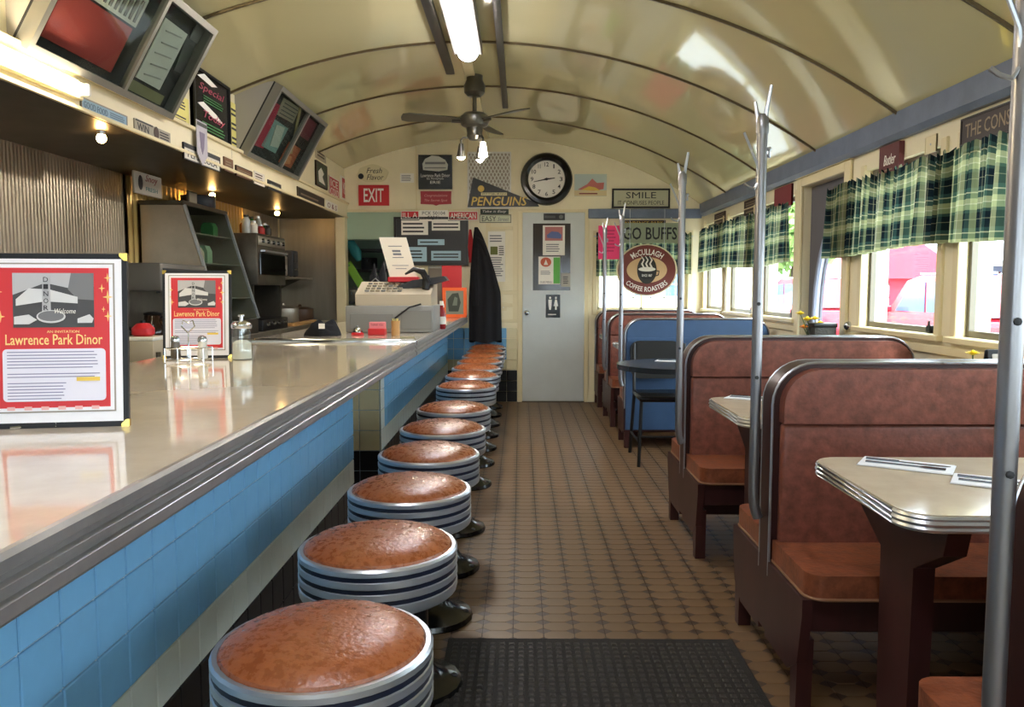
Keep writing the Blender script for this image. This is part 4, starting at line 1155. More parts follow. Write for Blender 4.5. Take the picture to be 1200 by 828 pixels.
# ================================================================== DISPLAY CASES LEANING OUT OF THE SOFFIT
DCW = mat('case_aluminium', '8c8a82', .38, .6)
DCG = glass_mat('case_glass', 'eaefed', .02, .03)
def case(label, y0, y1, mull, els):
    """leaning shallow case: foot on the soffit ledge, head against the vault"""
    A = Vector((SX + .03, 0, 2.05)); B = Vector((-1.525, 0, 2.487))
    U = (B - A).normalized(); R = Y3; N = R.cross(U)
    Hh = (B - A).length; L = y1 - y0; th = .055
    O = Vector((A.x, y0, A.z)) - N * 0
    t = thing('display_case', label, 'display case', (A.x, (y0 + y1) / 2, A.z), 0, 'leaning display cases')
    q = lambda a, b, c=0: O + R * a + U * b + N * c
    mb = MB(); mb.prism([(0, 0), (L, 0), (L, Hh), (0, Hh)], q(0, 0, -th), R, U, N * .01); part('back_panel', mb, mat('case_dark_felt', '2c2b29', .8), t)
    fw = .03
    mb = MB()
    for a0, a1, b0, b1 in ((0, L, 0, fw), (0, L, Hh - fw, Hh), (0, fw, fw, Hh - fw), (L - fw, L, fw, Hh - fw)):
        mb.prism([(a0, b0), (a1, b0), (a1, b1), (a0, b1)], q(0, 0, -th + .01), R, U, N * th, .003, 1)
    part('frame', mb, DCW, t)
    for m_ in mull:
        mb = MB(); mb.prism([(m_ - .012, fw), (m_ + .012, fw), (m_ + .012, Hh - fw), (m_ - .012, Hh - fw)], q(0, 0, -.02), R, U, N * .03, .002, 1); part('mullion', mb, DCW, t)
    # closing cheek between the frame and the wall
    for a in (0.0, L - .006):
        top = q(a, Hh, -th); bot = q(a, 0, -th)
        wall = Vector((SX - .03, 0, 0))
        mb = MB(); mb.prism([(bot.x, bot.z), (top.x, top.z), (wall.x, top.z - .02), (wall.x, bot.z + .03)], (0, y0 + a, 0), X3, Z3, (0, .006, 0)); part('cheek', mb, mat('grey_white_panel', 'a9a498', .5), t)
    mb = MB(); mb.prism([(fw, fw), (L - fw, fw), (L - fw, Hh - fw), (fw, Hh - fw)], q(0, 0, -.004), R, U, N * .003); part('glass', mb, DCG, t)
    for nm, m_, pts, d in els:
        mb = MB(); mb.prism([(a * L, b * Hh) for a, b in pts], q(0, 0, -th + .012 + d), R, U, N * .004); part(nm, mb, m_, t)
    return t
def RC(x, y, w, h, rot=0):
    c, s = math.cos(rot), math.sin(rot)
    return [(x + a * c - b * s, y + a * s + b * c) for a, b in ((-w / 2, -h / 2), (w / 2, -h / 2), (w / 2, h / 2), (-w / 2, h / 2))]
REDDISP = mat('red_felt', 'a23a34', .8); IVP = mat('aged_ivory', 'd8d2c4', .5)
els1 = [('red_cloth', REDDISP, RC(.30, .34, .42, .42), 0), ('card_strip', IVP, RC(.30, .70, .44, .26), .002)]
for i in range(12): els1.append(('spoon', mat('dull_silver', '6c665c', .35, .7), [(.115 + i * .0335, .60), (.128 + i * .0335, .60), (.131 + i * .0335, .74), (.127 + i * .0335, .80), (.115 + i * .0335, .80), (.111 + i * .0335, .74)], .007))
els1 += [('letter_sheet', mat('pale_sheet', 'c4c4ba', .5), RC(.77, .50, .20, .60), 0), ('photo', GREYD, RC(.93, .62, .09, .36, .1), 0), ('photo', mat('mid_grey_print', '6a6a66', .6), RC(.93, .86, .08, .16), .003), ('caption_strip', mat('olive_caption', '77744e', .6), RC(.78, .12, .3, .1), 0)]
for k in range(5): els1.append(('handwriting', mat('pencil_print', '9a9a94', .6), RC(.77 + .01 * (k % 2), .28 + k * .11, .13, .012, .25), .006))
case('large leaning display case with spoons on red felt and a letter', 2.95, 4.17, [.70], els1)
els2 = [('pennant', mat('crimson_felt', '9c2c40', .8), RC(.17, .48, .14, .62, .12), 0), ('photo', mat('sea_print', '6f8f8c', .6), RC(.36, .40, .26, .40), 0), ('photo', mat('pale_print', 'a9b0a6', .6), RC(.38, .42, .14, .3, .2), .005), ('news_cutting', mat('news_print', '8c8674', .6), RC(.36, .80, .30, .24, .1), 0), ('card', mat('orange_print', 'a85c3c', .6), RC(.74, .28, .26, .34), 0), ('card', mat('peach_print', 'c98a62', .6), RC(.72, .20, .14, .12, .3), .005), ('card', mat('plum_print', '6c2c38', .6), RC(.80, .76, .24, .3), 0), ('ruler', mat('ruler_wood', 'a5966c', .6), RC(.60, .66, .04, .75, .35), .006)]
for k in range(4): els2.append(('handwriting', PRINTD, RC(.36, .72 + k * .05, .24, .012, .1), .006))
case('leaning display case with crimson pennant, photographs and cards', 5.28, 6.5, [.72], els2)

# ================================================================== SIGNS ON THE SOFFIT
def ssign(name, label, cat, uL, vt, vb, uR, t, back, els, x=SX, **k):
    a, b, c = P(uL, vt, 'x', x), P(uL, vb, 'x', x), P(uR, vb, 'x', x)
    y0, y1, z0, z1 = a.y, c.y, b.z, a.z
    return sign(name, label, cat, (x, (y0 + y1) / 2, (z0 + z1) / 2), Y3, Z3, y1 - y0, z1 - z0, t, back, els, **k)
PLT = mat('plate_blue', '8fb0c4', .5); PLG = mat('plate_grey', '9c9686', .5)
ssign('license_plate', 'faded pale blue plate on the soffit next to the lit tube', 'plate', 93, 112.5, 127.5, 147, .006, PLT, [('t', 'lettering', mat('slate_print', '5d7788', .6), 'GOOD FOOD', -.2, 0, .5, .5), ('l', 'lettering', MATS['slate_print'], .28, 0, .36, .5, 3), ('f', 'rim', PLG, .005, .002)])
ssign('soffit_sign', 'grey sign with dark oval badge in its middle on the soffit', 'sign', 156, 138, 152.5, 198, .006, PLG, [('t', 'lettering', PRINTD, 'WIN', -.28, -.04, .3, .6), ('e', 'badge', BROWN, .08, 0, .07, .55), ('l', 'lettering', PRINTD, .33, .0, .3, .7, 3), ('r', 'dark_band', CHAR, -.25, .42, .45, .14)])
ssign('soffit_sign', 'white and dark sign on the soffit behind the little hanging banner', 'sign', 213, 166, 185.5, 256, .008, IVP, [('r', 'dark_band', CHAR, 0, .36, 1, .26), ('t', 'lettering', PRINTD, 'PEPSI COLA', 0, -.1, .8, .4), ('f', 'rim', CHAR, .006, .003)])
a = P(236, 174, 'x', SX + .02); y_ = a.y
sign('hanging_banner', 'small pale pointed banner hanging over the soffit edge', 'banner', (SX + .022, y_, 2.0), Y3, Z3, .15, .24, .004, mat('lilac_grey_cloth', 'b5b0b8', .7), [('p', 'emblem', mat('mauve_print', '7d7488', .7), [(-.25, .25), (.25, .25), (.15, -.1), (0, -.25), (-.15, -.1)]), ('r', 'bar', GREYD, 0, .42, .9, .08)], board=[(-.5, .5), (-.5, -.25), (0, -.5), (.5, -.25), (.5, .5)])
ssign('soffit_sign', 'small square brown plaque on the soffit right of the banner', 'plaque', 261, 183, 199, 272, .008, mat('brown_plaque', '6d4c38', .5), [('l', 'lettering', BRONZE, 0, 0, .7, .6, 3)])
ssign('soffit_sign', 'brown oblong plaque under the left foot of the pennant display case', 'plaque', 275, 193, 205.5, 294, .008, MATS['brown_plaque'], [('l', 'lettering', BRONZE, 0, 0, .8, .5, 2), ('f', 'rim', BROWN, .005, .003)])
ssign('soffit_sign', 'white card with brown lines under the pennant display case', 'sign', 297, 199.5, 214.5, 309.5, .005, IVP, [('l', 'lettering', BROWN, 0, 0, .8, .8, 4)])
ssign('soffit_sign', 'short black plaque with grey tag under the pennant display case', 'plaque', 313, 210, 221, 328.5, .007, CHAR, [('l', 'lettering', GREY, 0, 0, .7, .4, 2)])
ssign('soffit_sign', 'long black oblong sign on the soffit near the corner post', 'sign', 347.5, 218, 232, 379, .008, mat('black_brown_board', '2f2722', .5), [('f', 'rim', BRONZE, .006, .002), ('l', 'lettering', BRONZE, 0, 0, .8, .3, 1)])
ssign('soffit_sign', 'white sign with red figures at the corner end of the soffit', 'sign', 381.5, 234, 244, 395, .006, WHITE, [('t', 'lettering', REDD, 'O & S', 0, 0, .8, .6)])
UW = SX - .03
ssign('black_poster', 'tall black poster with white shapes and red script on the soffit wall', 'poster', 221, 74, 168, 266, .02, BLACKG, [('p', 'white_shape', WHITE, [(-.38, .40), (-.2, .47), (.15, .40), (.0, .36)]), ('t', 'lettering', mat('rose_script', 'b04a5e', .5), 'Special', 0, .28, .7, .12, {'shear': .3}), ('p', 'white_shape', WHITE, [(-.4, .05), (-.25, .1), (.1, .02), (.3, -.06), (0, -.04)]), ('t', 'lettering', MATS['rose_script'], 'Today', .05, -.06, .6, .12, {'shear': .3}), ('l', 'lettering', GREEN, .05, -.2, .7, .12, 3), ('p', 'white_shape', WHITE, [(-.4, -.38), (-.36, -.27), (-.05, -.29), (.25, -.36), (.2, -.40), (-.1, -.40)]), ('l', 'lettering', GREEN, .05, .15, .6, .1, 3), ('f', 'frame', BLACK, .012, .01)], x=UW)
ssign('yellow_notice', 'pale yellow notice squeezed between big display case and black poster', 'notice', 199, 105, 142, 221, .004, YELLOW, [('l', 'lettering', PRINTD, 0, .2, .7, .3, 3), ('l', 'lettering', PRINTD, 0, -.25, .6, .2, 2)], x=UW)
ssign('yellow_notice', 'narrow pale yellow notice right of the black poster', 'notice', 267, 117, 173, 281.5, .004, YELLOW, [('l', 'lettering', PRINTD, 0, .3, .6, .2, 2), ('l', 'lettering', PRINTD, 0, 0, .6, .2, 2), ('l', 'lettering', PRINTD, 0, -.3, .6, .2, 2)], x=UW)
ssign('small_picture', 'small dark green picture with white figure beyond the pennant case', 'picture', 368.5, 187, 216, 382, .012, mat('bottle_green_print', '3c4a38', .5), [('p', 'white_figure', WHITE, [(-.25, -.3), (-.3, .1), (-.05, .3), (.2, .1), (.05, -.05), (.3, -.35)]), ('f', 'frame', BROWN, .012, .004)], x=UW)
ssign('small_picture', 'pale scroll ornament above the dark green picture', 'ornament', 369, 172, 184, 381, .008, BEIGE, [('l', 'carving', BROWN, 0, 0, .7, .6, 2)], x=UW)
ssign('red_sign', 'red sign with white letters beside the dark green picture', 'sign', 385, 205, 229, 397, .006, RED, [('t', 'lettering', WHITE, 'ICE', 0, .2, .7, .35), ('t', 'lettering', WHITE, 'COLD', 0, -.22, .8, .35), ('f', 'rim', WHITE, .008, .002)], x=UW)
ssign('red_sign', 'white edged red sign in the corner next to the exit sign', 'sign', 398.5, 205, 232, 409, .006, WHITE, [('r', 'red_field', RED, .0, 0, .7, .86), ('t', 'lettering', WHITE, 'MENU', .0, 0, .55, .5)], x=UW)

# ================================================================== BACK BAR AND ITS EQUIPMENT
BBX = -1.98
t = thing('back_bar', 'long dark stainless work counter along the left wall', 'counter', (-2.24, 5, 0))
mb = MB(); mb.box(XL + .03, BBX, 1.2, 8.34, .82, .86, .004, 1); part('worktop', mb, STEEL, t)
mb = MB(); mb.box(XL + .03, BBX - .05, 1.2, 8.34, .06, .82); part('carcass', mb, STEELD, t)
for i in range(9):
    y0 = 1.24 + i * .785
    mb = MB(); mb.box(BBX - .05, BBX - .03, y0, y0 + .75, .12, .79, .004, 1); d_ = part('cabinet_door', mb, STEEL, t)
    mb = MB(); mb.tube([(BBX - .03, y0 + .66, .7), (BBX, y0 + .66, .7), (BBX, y0 + .66, .58), (BBX - .03, y0 + .66, .58)], .006, 6); part('handle', mb, CHROME2, d_)
mb = MB(); mb.box(XL + .05, BBX - .1, 1.2, 8.34, 0, .06); part('plinth', mb, BLACK, t)
ZB = .86
# slant fronted stainless display cabinet
t = thing('slant_cabinet', 'stainless cabinet with slanting glass front on the work counter', 'cabinet', (-2.25, 5.7, ZB))
prof = [(XL + .04, ZB), (-1.99, ZB), (-1.99, .97), (-2.215, 1.74), (XL + .04, 1.74)]
Y0, Y1 = 5.34, 6.12
for y in (Y0, Y1 - .02):
    mb = MB(); mb.prism(prof, (0, y, 0), X3, Z3, (0, .02, 0), .003, 1); part('side_panel', mb, mat('bright_stainless', 'b8ac9a', .3, .65, var=.15, vscale=3), t)
mb = MB(); mb.box(XL + .03, -2.20, Y0 - .01, Y1 + .01, 1.74, 1.77, .004, 1); part('top', mb, STEELD, t)
mb = MB(); mb.box(XL + .04, XL + .05, Y0 + .02, Y1 - .02, ZB, 1.74); part('back_panel', mb, STEELD, t)
for z, xx in ((1.12, -2.04), (1.36, -2.11), (1.56, -2.17)):
    mb = MB(); mb.box(XL + .05, xx, Y0 + .02, Y1 - .02, z, z + .008); part('shelf', mb, STEEL, t)
sl = Vector((-.225, 0, .77)).normalized(); nn = Y3.cross(sl)
mb = MB(); mb.prism([(.03, 0), (Y1 - Y0 - .03, 0), (Y1 - Y0 - .03, .80), (.03, .80)], (-1.988, Y0, .972), Y3, sl, nn * .005); part('glass_front', mb, DCG, t)
for y in (Y0 + .0, Y1 - .025):
    mb = MB(); mb.prism([(0, 0), (.025, 0), (.025, .802), (0, .802)], (-1.985, y, .972), Y3, sl, nn * .014); part('front_rail', mb, CHROME2, t)
mb = MB(); mb.box(-2.06, -1.985, Y0, Y1, ZB, .972, .004, 1); part('front_sill', mb, STEELD, t)
for k, (y, z, c, r, hh) in enumerate(((5.48, 1.368, GREEN, .05, .12), (5.62, 1.368, mat('cream_wrap', 'c9bfa2', .6), .05, .11), (5.78, 1.368, mat('mint_wrap', '8fae8c', .6), .045, .13), (5.5, 1.128, mat('white_wrap', 'd8d4ca', .6), .055, .14), (5.66, 1.128, mat('olive_wrap', '6a7a3c', .6), .05, .12), (5.9, 1.568, GREEN, .045, .10), (5.86, 1.128, mat('teal_box', '3c6a62', .6), .05, .12))):
    lab = ['green packet', 'cream packet', 'mint packet', 'white packet', 'olive packet', 'green carton', 'teal carton'][k] + ' behind the slanting glass of the stainless cabinet, ' + ['middle shelf near end', 'middle shelf centre', 'middle shelf far end', 'lower shelf near end', 'lower shelf centre', 'upper shelf', 'lower shelf far end'][k]
    mb = MB(); mb.prism([(-r, 0), (r, 0), (r, hh * .7), (r * .6, hh), (-r * .6, hh), (-r, hh * .7)], (-2.26, y - .03, z), X3, Z3, (0, .09, 0), .008, 2); solo('food_packet', mb, c, lab, 'packet', 'packets in the slanting cabinet')
# things on top of the cabinet
t = thing('standing_sign', 'white sign with red script leaning on the cabinet top against the wall', 'sign', (-2.3, 5.3, 1.77))
a = P(157, 192, 'x', -2.32); b = P(190, 231, 'x', -2.32)
mb = MB(); mb.box(-2.335, -2.32, a.y, b.y, 1.772, 1.905, .003, 1); part('board', mb, mat('grey_white_card', 'b4b0a6', .6), t)
cy_, cz_ = (a.y + b.y) / 2, 1.84
mb = MB(); mb.text('Snoy', (-2.3198, cy_ + .04, cz_ + .03), Y3, Z3, .17, .055, shear=.3); part('lettering', mb, REDD, t)
mb = MB(); mb.text('FRESH', (-2.3198, cy_ + .04, cz_ - .03), Y3, Z3, .16, .025); part('lettering', mb, mat('teal_print', '2f6a70', .6), t)
mb = MB(); mb.prism(ell(.03, .045, 0, 0, 16), (-2.3198, cy_ - .11, cz_), Y3, Z3, (.001, 0, 0)); part('dark_figure', mb, PRINTD, t)
def pot(label, x, y, z, r, h, m, lid=True):
    t = thing('stock_pot', label, 'pot', (x, y, z))
    mb = MB(); mb.lathe([(r * .95, 0), (r, .01), (r, h), (r * 1.03, h + .004), (r * .97, h + .004), (r * .96, .012), (0, .012)], 24, (x, y, z)); part('body', mb, m, t)
    if lid:
        mb = MB(); mb.lathe([(r * 1.02, h + .004), (r * .7, h + .02), (.02, h + .026), (.014, h + .045), (0, h + .05)], 24, (x, y, z)); part('lid', mb, m, t)
    for s in (-1, 1):
        mb = MB(); mb.tube([(x, y + s * r * .98, z + h * .8), (x, y + s * (r + .03), z + h * .8), (x, y + s * (r + .03), z + h * .65), (x, y + s * r * .98, z + h * .65)], .006, 6); part('handle', mb, CHROME2, t)
pot('dark blue stock pot on top of the slanting cabinet', -2.34, 5.93, 1.772, .12, .085, mat('navy_enamel', '1c2230', .35), False)
t = thing('framed_card', 'small grey framed card beside the dark pot on the cabinet top', 'frame', (-2.26, 5.62, 1.772))
mb = MB(); mb.box(-2.27, -2.255, 5.55, 5.70, 1.772, 1.86, .003, 1); part('frame', mb, STEELD, t)
mb = MB(); mb.box(-2.2552, -2.253, 5.565, 5.685, 1.785, 1.848); part('card', mb, PLG, t)
# grill / salamander oven
t = thing('salamander_oven', 'dark two-deck oven with chrome knobs on the work counter', 'oven', (-2.25, 6.6, ZB))
y0, y1 = 6.24, 6.98
mb = MB(); mb.box(XL + .05, -2.02, y0, y1, 1.22, 1.62, .008, 2); part('upper_deck', mb, STEELD, t)
mb = MB(); mb.box(-2.022, -2.008, y0 + .04, y1 - .04, 1.30, 1.47, .004, 1); dr = part('oven_door', mb, mat('smoked_glass', '12120f', .1), t)
mb = MB(); mb.tube([(-2.01, y0 + .06, 1.485), (-1.985, y0 + .06, 1.485), (-1.985, y1 - .06, 1.485), (-2.01, y1 - .06, 1.485)], .008, 8); part('handle', mb, CHROME2, dr)
mb = MB(); mb.box(-2.022, -2.012, y0 + .02, y1 - .02, 1.53, 1.60, .003, 1); cp = part('control_panel', mb, STEEL, t)
for k in range(5):
    mb = MB(); mb.lathe([(.018, 0), (.016, .02), (0, .022)], 12, (-2.012, y0 + .1 + k * .135, 1.565), X3); part('knob', mb, CHROME, cp)
mb = MB(); mb.box(XL + .05, XL + .12, y0, y1, ZB, 1.22); part('back_plate', mb, STEELD, t)
for y in (y0, y1 - .03):
    mb = MB(); mb.box(XL + .12, -2.06, y, y + .03, ZB, 1.22); part('side_plate', mb, STEELD, t)
mb = MB(); mb.box(XL + .12, -2.0, y0 + .03, y1 - .03, ZB, .95, .006, 2); part('lower_deck', mb, BLACK, t)
for k in range(4):
    mb = MB(); mb.lathe([(.016, 0), (.014, .02), (0, .022)], 12, (-2.0, y0 + .14 + k * .15, .915), X3); part('knob', mb, CHROME, t)
# jars and bottles standing on the oven
cols = [mat('clear_grey_jar', '9aa09c', .15), mat('amber_jar', '7a4a1c', .2), mat('white_jar', 'cfcabc', .3), mat('green_bottle', '2f6a2c', .2), mat('red_tin', '9c2a24', .4), MATS['clear_grey_jar'], mat('dark_tin', '38342e', .4), MATS['green_bottle']]
nms = ['grey glass jar', 'amber jar', 'white jar', 'green bottle', 'red tin', 'tall grey jar', 'dark tin', 'short green bottle']
pl = ['at the near end', 'next to the near end', 'left of the middle', 'in the middle', 'right of the middle', 'beyond the middle', 'next to the far end', 'at the far end']
for k in range(8):
    y = 6.30 + k * .088
    x = -2.12 - .05 * (k % 2); h = [.14, .10, .11, .15, .09, .17, .10, .12][k]; r = .032
    t = thing('jar', nms[k] + ' standing on the dark oven ' + pl[k], 'jar', (x, y, 1.62), 0, 'jars on the oven')
    mb = MB(); mb.lathe([(r * .9, 0), (r, .008), (r, h * .7), (r * .6, h * .85), (r * .55, h * .88)], 14, (x, y, 1.62)); part('body', mb, cols[k], t)
    mb = MB(); mb.lathe([(r * .65, h * .88), (r * .65, h), (0, h)], 14, (x, y, 1.62)); part('lid', mb, CHROME2 if k % 3 else BLACK, t)
# wall shelf and small appliances beyond the oven
t = thing('wall_shelf', 'stainless wall shelf beyond the dark oven', 'shelf', (-2.35, 7.7, 1.28))
mb = MB(); mb.box(XL + .03, -2.12, 7.12, 8.3, 1.28, 1.30, .004, 1); part('board', mb, STEEL, t)
for y in (7.25, 8.1):
    mb = MB(); mb.prism([(XL + .03, 1.28), (-2.2, 1.28), (XL + .03, 1.14)], (0, y, 0), X3, Z3, (0, .015, 0)); part('bracket', mb, STEELD, t)
def appliance(name, label, cat, x0, x1, y0, y1, z0, z1, m, panel):
    t = thing(name, label, cat, ((x0 + x1) / 2, (y0 + y1) / 2, z0))
    mb = MB(); mb.box(x0, x1, y0, y1, z0 + .012, z1, .012, 2); part('housing', mb, m, t)
    mb = MB(); mb.box(x1 - .001, x1 + .006, y0 + .03, y1 - .03, z0 + (z1 - z0) * .55, z1 - .03, .003, 1); part('panel', mb, panel, t)
    for k in range(2):
        mb = MB(); mb.lathe([(.014, 0), (.012, .015), (0, .016)], 10, (x1, y0 + (y1 - y0) * (.35 + .3 * k), z0 + (z1 - z0) * .3), X3); part('knob', mb, CHROME, t)
    for a, b in ((x0 + .03, y0 + .03), (x1 - .03, y0 + .03), (x0 + .03, y1 - .03), (x1 - .03, y1 - .03)):
        mb = MB(); mb.cyl((a, b, z0), (a, b, z0 + .015), .012, 8); part('foot', mb, BLACK, t)
    return t
appliance('toaster', 'pale four-slot toaster on the stainless wall shelf', 'toaster', -2.42, -2.2, 7.35, 7.68, 1.301, 1.50, mat('pale_metal', 'aaa294', .3, .6), STEEL)
appliance('coffee_grinder', 'dark coffee grinder on the stainless wall shelf near the corner', 'grinder', -2.42, -2.2, 7.85, 8.05, 1.301, 1.56, CHAR, BLACK)
pot('battered steel pot below the wall shelf', -2.2, 7.5, ZB, .14, .15, STEEL)
pot('dark brown pot below the wall shelf near the corner post', -2.18, 8.0, ZB, .13, .13, mat('brown_enamel', '4a3424', .4))
t = thing('cutting_board', 'thick brown wooden cutting board in front of the pots', 'cutting board', (-2.07, 7.45, ZB))
mb = MB(); mb.box(-2.05, -1.99, 7.1, 7.9, ZB, ZB + .03, .006, 2); part('board', mb, TAN, t); mb = MB(); mb.lathe([(.01, 0), (.012, .002), (.01, .004)], 10, (-2.02, 7.15, ZB + .029)); part('hanging_eye', mb, BROWN, t)
# brewer and small things seen between the two menus
t = appliance('coffee_brewer', 'grey coffee brewer with control buttons between the two menus', 'coffee maker', -2.40, -2.02, 4.55, 5.2, 1.17, 1.34, mat('brewer_grey', '5d5a55', .4), CHAR)
mb = MB(); mb.box(-2.40, -2.28, 4.57, 5.18, ZB, 1.185, .006, 1); part('column', mb, STEELD, t)
mb = MB(); mb.box(-2.40, -2.02, 4.55, 5.2, ZB, ZB + .04, .006, 1); part('hot_plate', mb, BLACK, t)
for k, y in enumerate((4.72, 5.03)):
    t = thing('coffee_pot', 'glass coffee pot with black handle on the brewer hot plate, ' + ['closer to the near menu', 'closer to the slanting cabinet'][k], 'coffee pot', (-2.15, y, ZB + .04), 0, 'coffee pots')
    mb = MB(); mb.lathe([(.05, 0), (.072, .02), (.075, .06), (.05, .12), (.045, .14)], 18, (-2.15, y, ZB + .04)); part('carafe', mb, mat('dark_coffee_glass', '2a1a12', .08), t)
    mb = MB(); mb.lathe([(.047, .14), (.052, .15), (.03, .16), (0, .162)], 18, (-2.15, y, ZB + .04)); part('lid', mb, BLACK, t)
    mb = MB(); mb.tube([(-2.105, y, ZB + .17), (-2.05, y, ZB + .17), (-2.045, y, ZB + .10), (-2.08, y, ZB + .08)], .009, 8); part('handle', mb, BLACK, t)
t = thing('red_kettle', 'small red kettle on a white box behind the counter', 'kettle', (-1.93, 4.15, .0))
OFF[t] = Vector(t.location)
bx = P(168, 395, 'y', 4.1)
t.location = (bx.x, 4.1, .955); OFF[t] = Vector(t.location)
mb = MB(); mb.lathe([(.045, 0), (.055, .01), (.055, .04), (.03, .065), (0, .068)], 18, (bx.x, 4.1, .955)); part('body', mb, RED, t)
mb = MB(); mb.tube([(bx.x - .05, 4.1, .985), (bx.x - .09, 4.1, 1.005)], [.012, .006], 8); part('spout', mb, BLACK, t)
mb = MB(); mb.lathe([(.012, .066), (.012, .08), (0, .082)], 10, (bx.x, 4.1, .955)); part('lid_knob', mb, BLACK, t)
mb = MB(); mb.box(bx.x - .07, bx.x + .085, 4.02, 4.18, .80, .955, .006, 2)
t = thing('storage_box', 'white lidded box under the red kettle', 'box', (bx.x, 4.1, .80)); part('box_body', mb, BEIGE, t)
mb = MB(); mb.box(bx.x - .075, bx.x + .09, 4.015, 4.185, .935, .9545, .004, 1); part('lid', mb, WHITEG, t)
t = thing('service_cart', 'dark steel cart behind the counter carrying the white box', 'cart', (-1.88, 4.2, 0))
mb = MB(); mb.box(-1.965, -1.68, 3.75, 4.6, .775, .80, .004, 1); part('top_tray', mb, STEELD, t)
mb = MB(); mb.box(-1.965, -1.68, 3.75, 4.6, .25, .27, .004, 1); part('lower_tray', mb, STEELD, t)
for x in (-1.95, -1.695):
    for y in (3.765, 4.585):
        mb = MB(); mb.cyl((x, y, .0), (x, y, .90), .012, 8); part('post', mb, STEELD, t)

# kitchen items seen through the doorway
t = thing('kitchen_shelf', 'dark shelf rack with pans in the kitchen beyond the doorway', 'shelf', (-1.7, 10.2, 0))
for z in (.6, 1.0, 1.4, 1.65):
    mb = MB(); mb.box(-2.4, -.7, 10.05, 10.45, z, z + .03); part('shelf_board', mb, GREYD, t)
for x in (-2.38, -1.55, -.72):
    mb = MB(); mb.box(x, x + .03, 10.05, 10.45, 0, 1.9); part('upright', mb, CHAR, t)
for k, (x, z, m, r) in enumerate(((-2.1, 1.03, STEEL, .12), (-1.8, 1.03, CHAR, .11), (-1.35, 1.03, STEELD, .13), (-1.9, 1.43, CHAR, .1), (-1.45, 1.43, STEEL, .1), (-1.1, 1.43, GREYD, .1))):
    pot(['steel pot on the middle kitchen shelf, left end', 'black pot on the middle kitchen shelf', 'dull pot on the middle kitchen shelf, right half', 'black pot on the upper kitchen shelf, left half', 'steel pot on the upper kitchen shelf', 'grey pot on the upper kitchen shelf, right end'][k], x, 10.22, z, r, .14, m, k % 2 == 0)
a, b = P(407, 308, 'y', 8.9), P(427, 340, 'y', 8.9)
t = thing('lime_board', 'lime green plastic cutting board tilted in the kitchen doorway', 'cutting board', ((a.x + b.x) / 2, 8.9, .93))
mb = MB(); d_ = (b - a).normalized(); s_ = Vector((-d_.z, 0, d_.x)) * -1
mb.prism([(0, -.045), ((b - a).length + .03, -.045), ((b - a).length + .03, .045), (0, .045)], a, d_, s_, (0, .015, 0), .006, 2); part('board', mb, LIME, t)
mb = MB(); mb.prism(ell(.014, .014, .03, 0, 14), a + Vector((0, -.001, 0)), d_, s_, (0, .004, 0)); part('grip_hole', mb, GREEN, t)
t = thing('prep_table', 'dark prep table behind the register in the kitchen doorway', 'table', (-1.6, 9.0, 0))
mb = MB(); mb.box(-2.3, -1.0, 8.72, 9.3, .89, .93, .004, 1); part('tabletop', mb, STEELD, t)
for x in (-2.26, -1.06):
    for y in (8.76, 9.26):
        mb = MB(); mb.cyl((x, y, 0), (x, y, .89), .02, 8); part('leg', mb, STEELD, t)
a = P(412, 290, 'y', 8.75)
t = thing('teal_bag', 'teal cloth bag hanging in the kitchen doorway', 'bag', (a.x, 8.75, a.z - .2))
mb = MB(); mb.tube([(a.x - .10, 8.75, a.z + .18), (a.x - .02, 8.75, a.z + .06), (a.x + .05, 8.76, a.z - .06), (a.x + .08, 8.76, a.z - .14)], [.02, .05, .06, .03], 10); part('cloth', mb, TEAL, t)
mb = MB(); mb.tube([(a.x - .10, 8.75, a.z + .18), (a.x - .12, 8.75, a.z + .28), (a.x - .09, 8.75, 1.70)], .008, 6); part('strap', mb, TEAL, t)
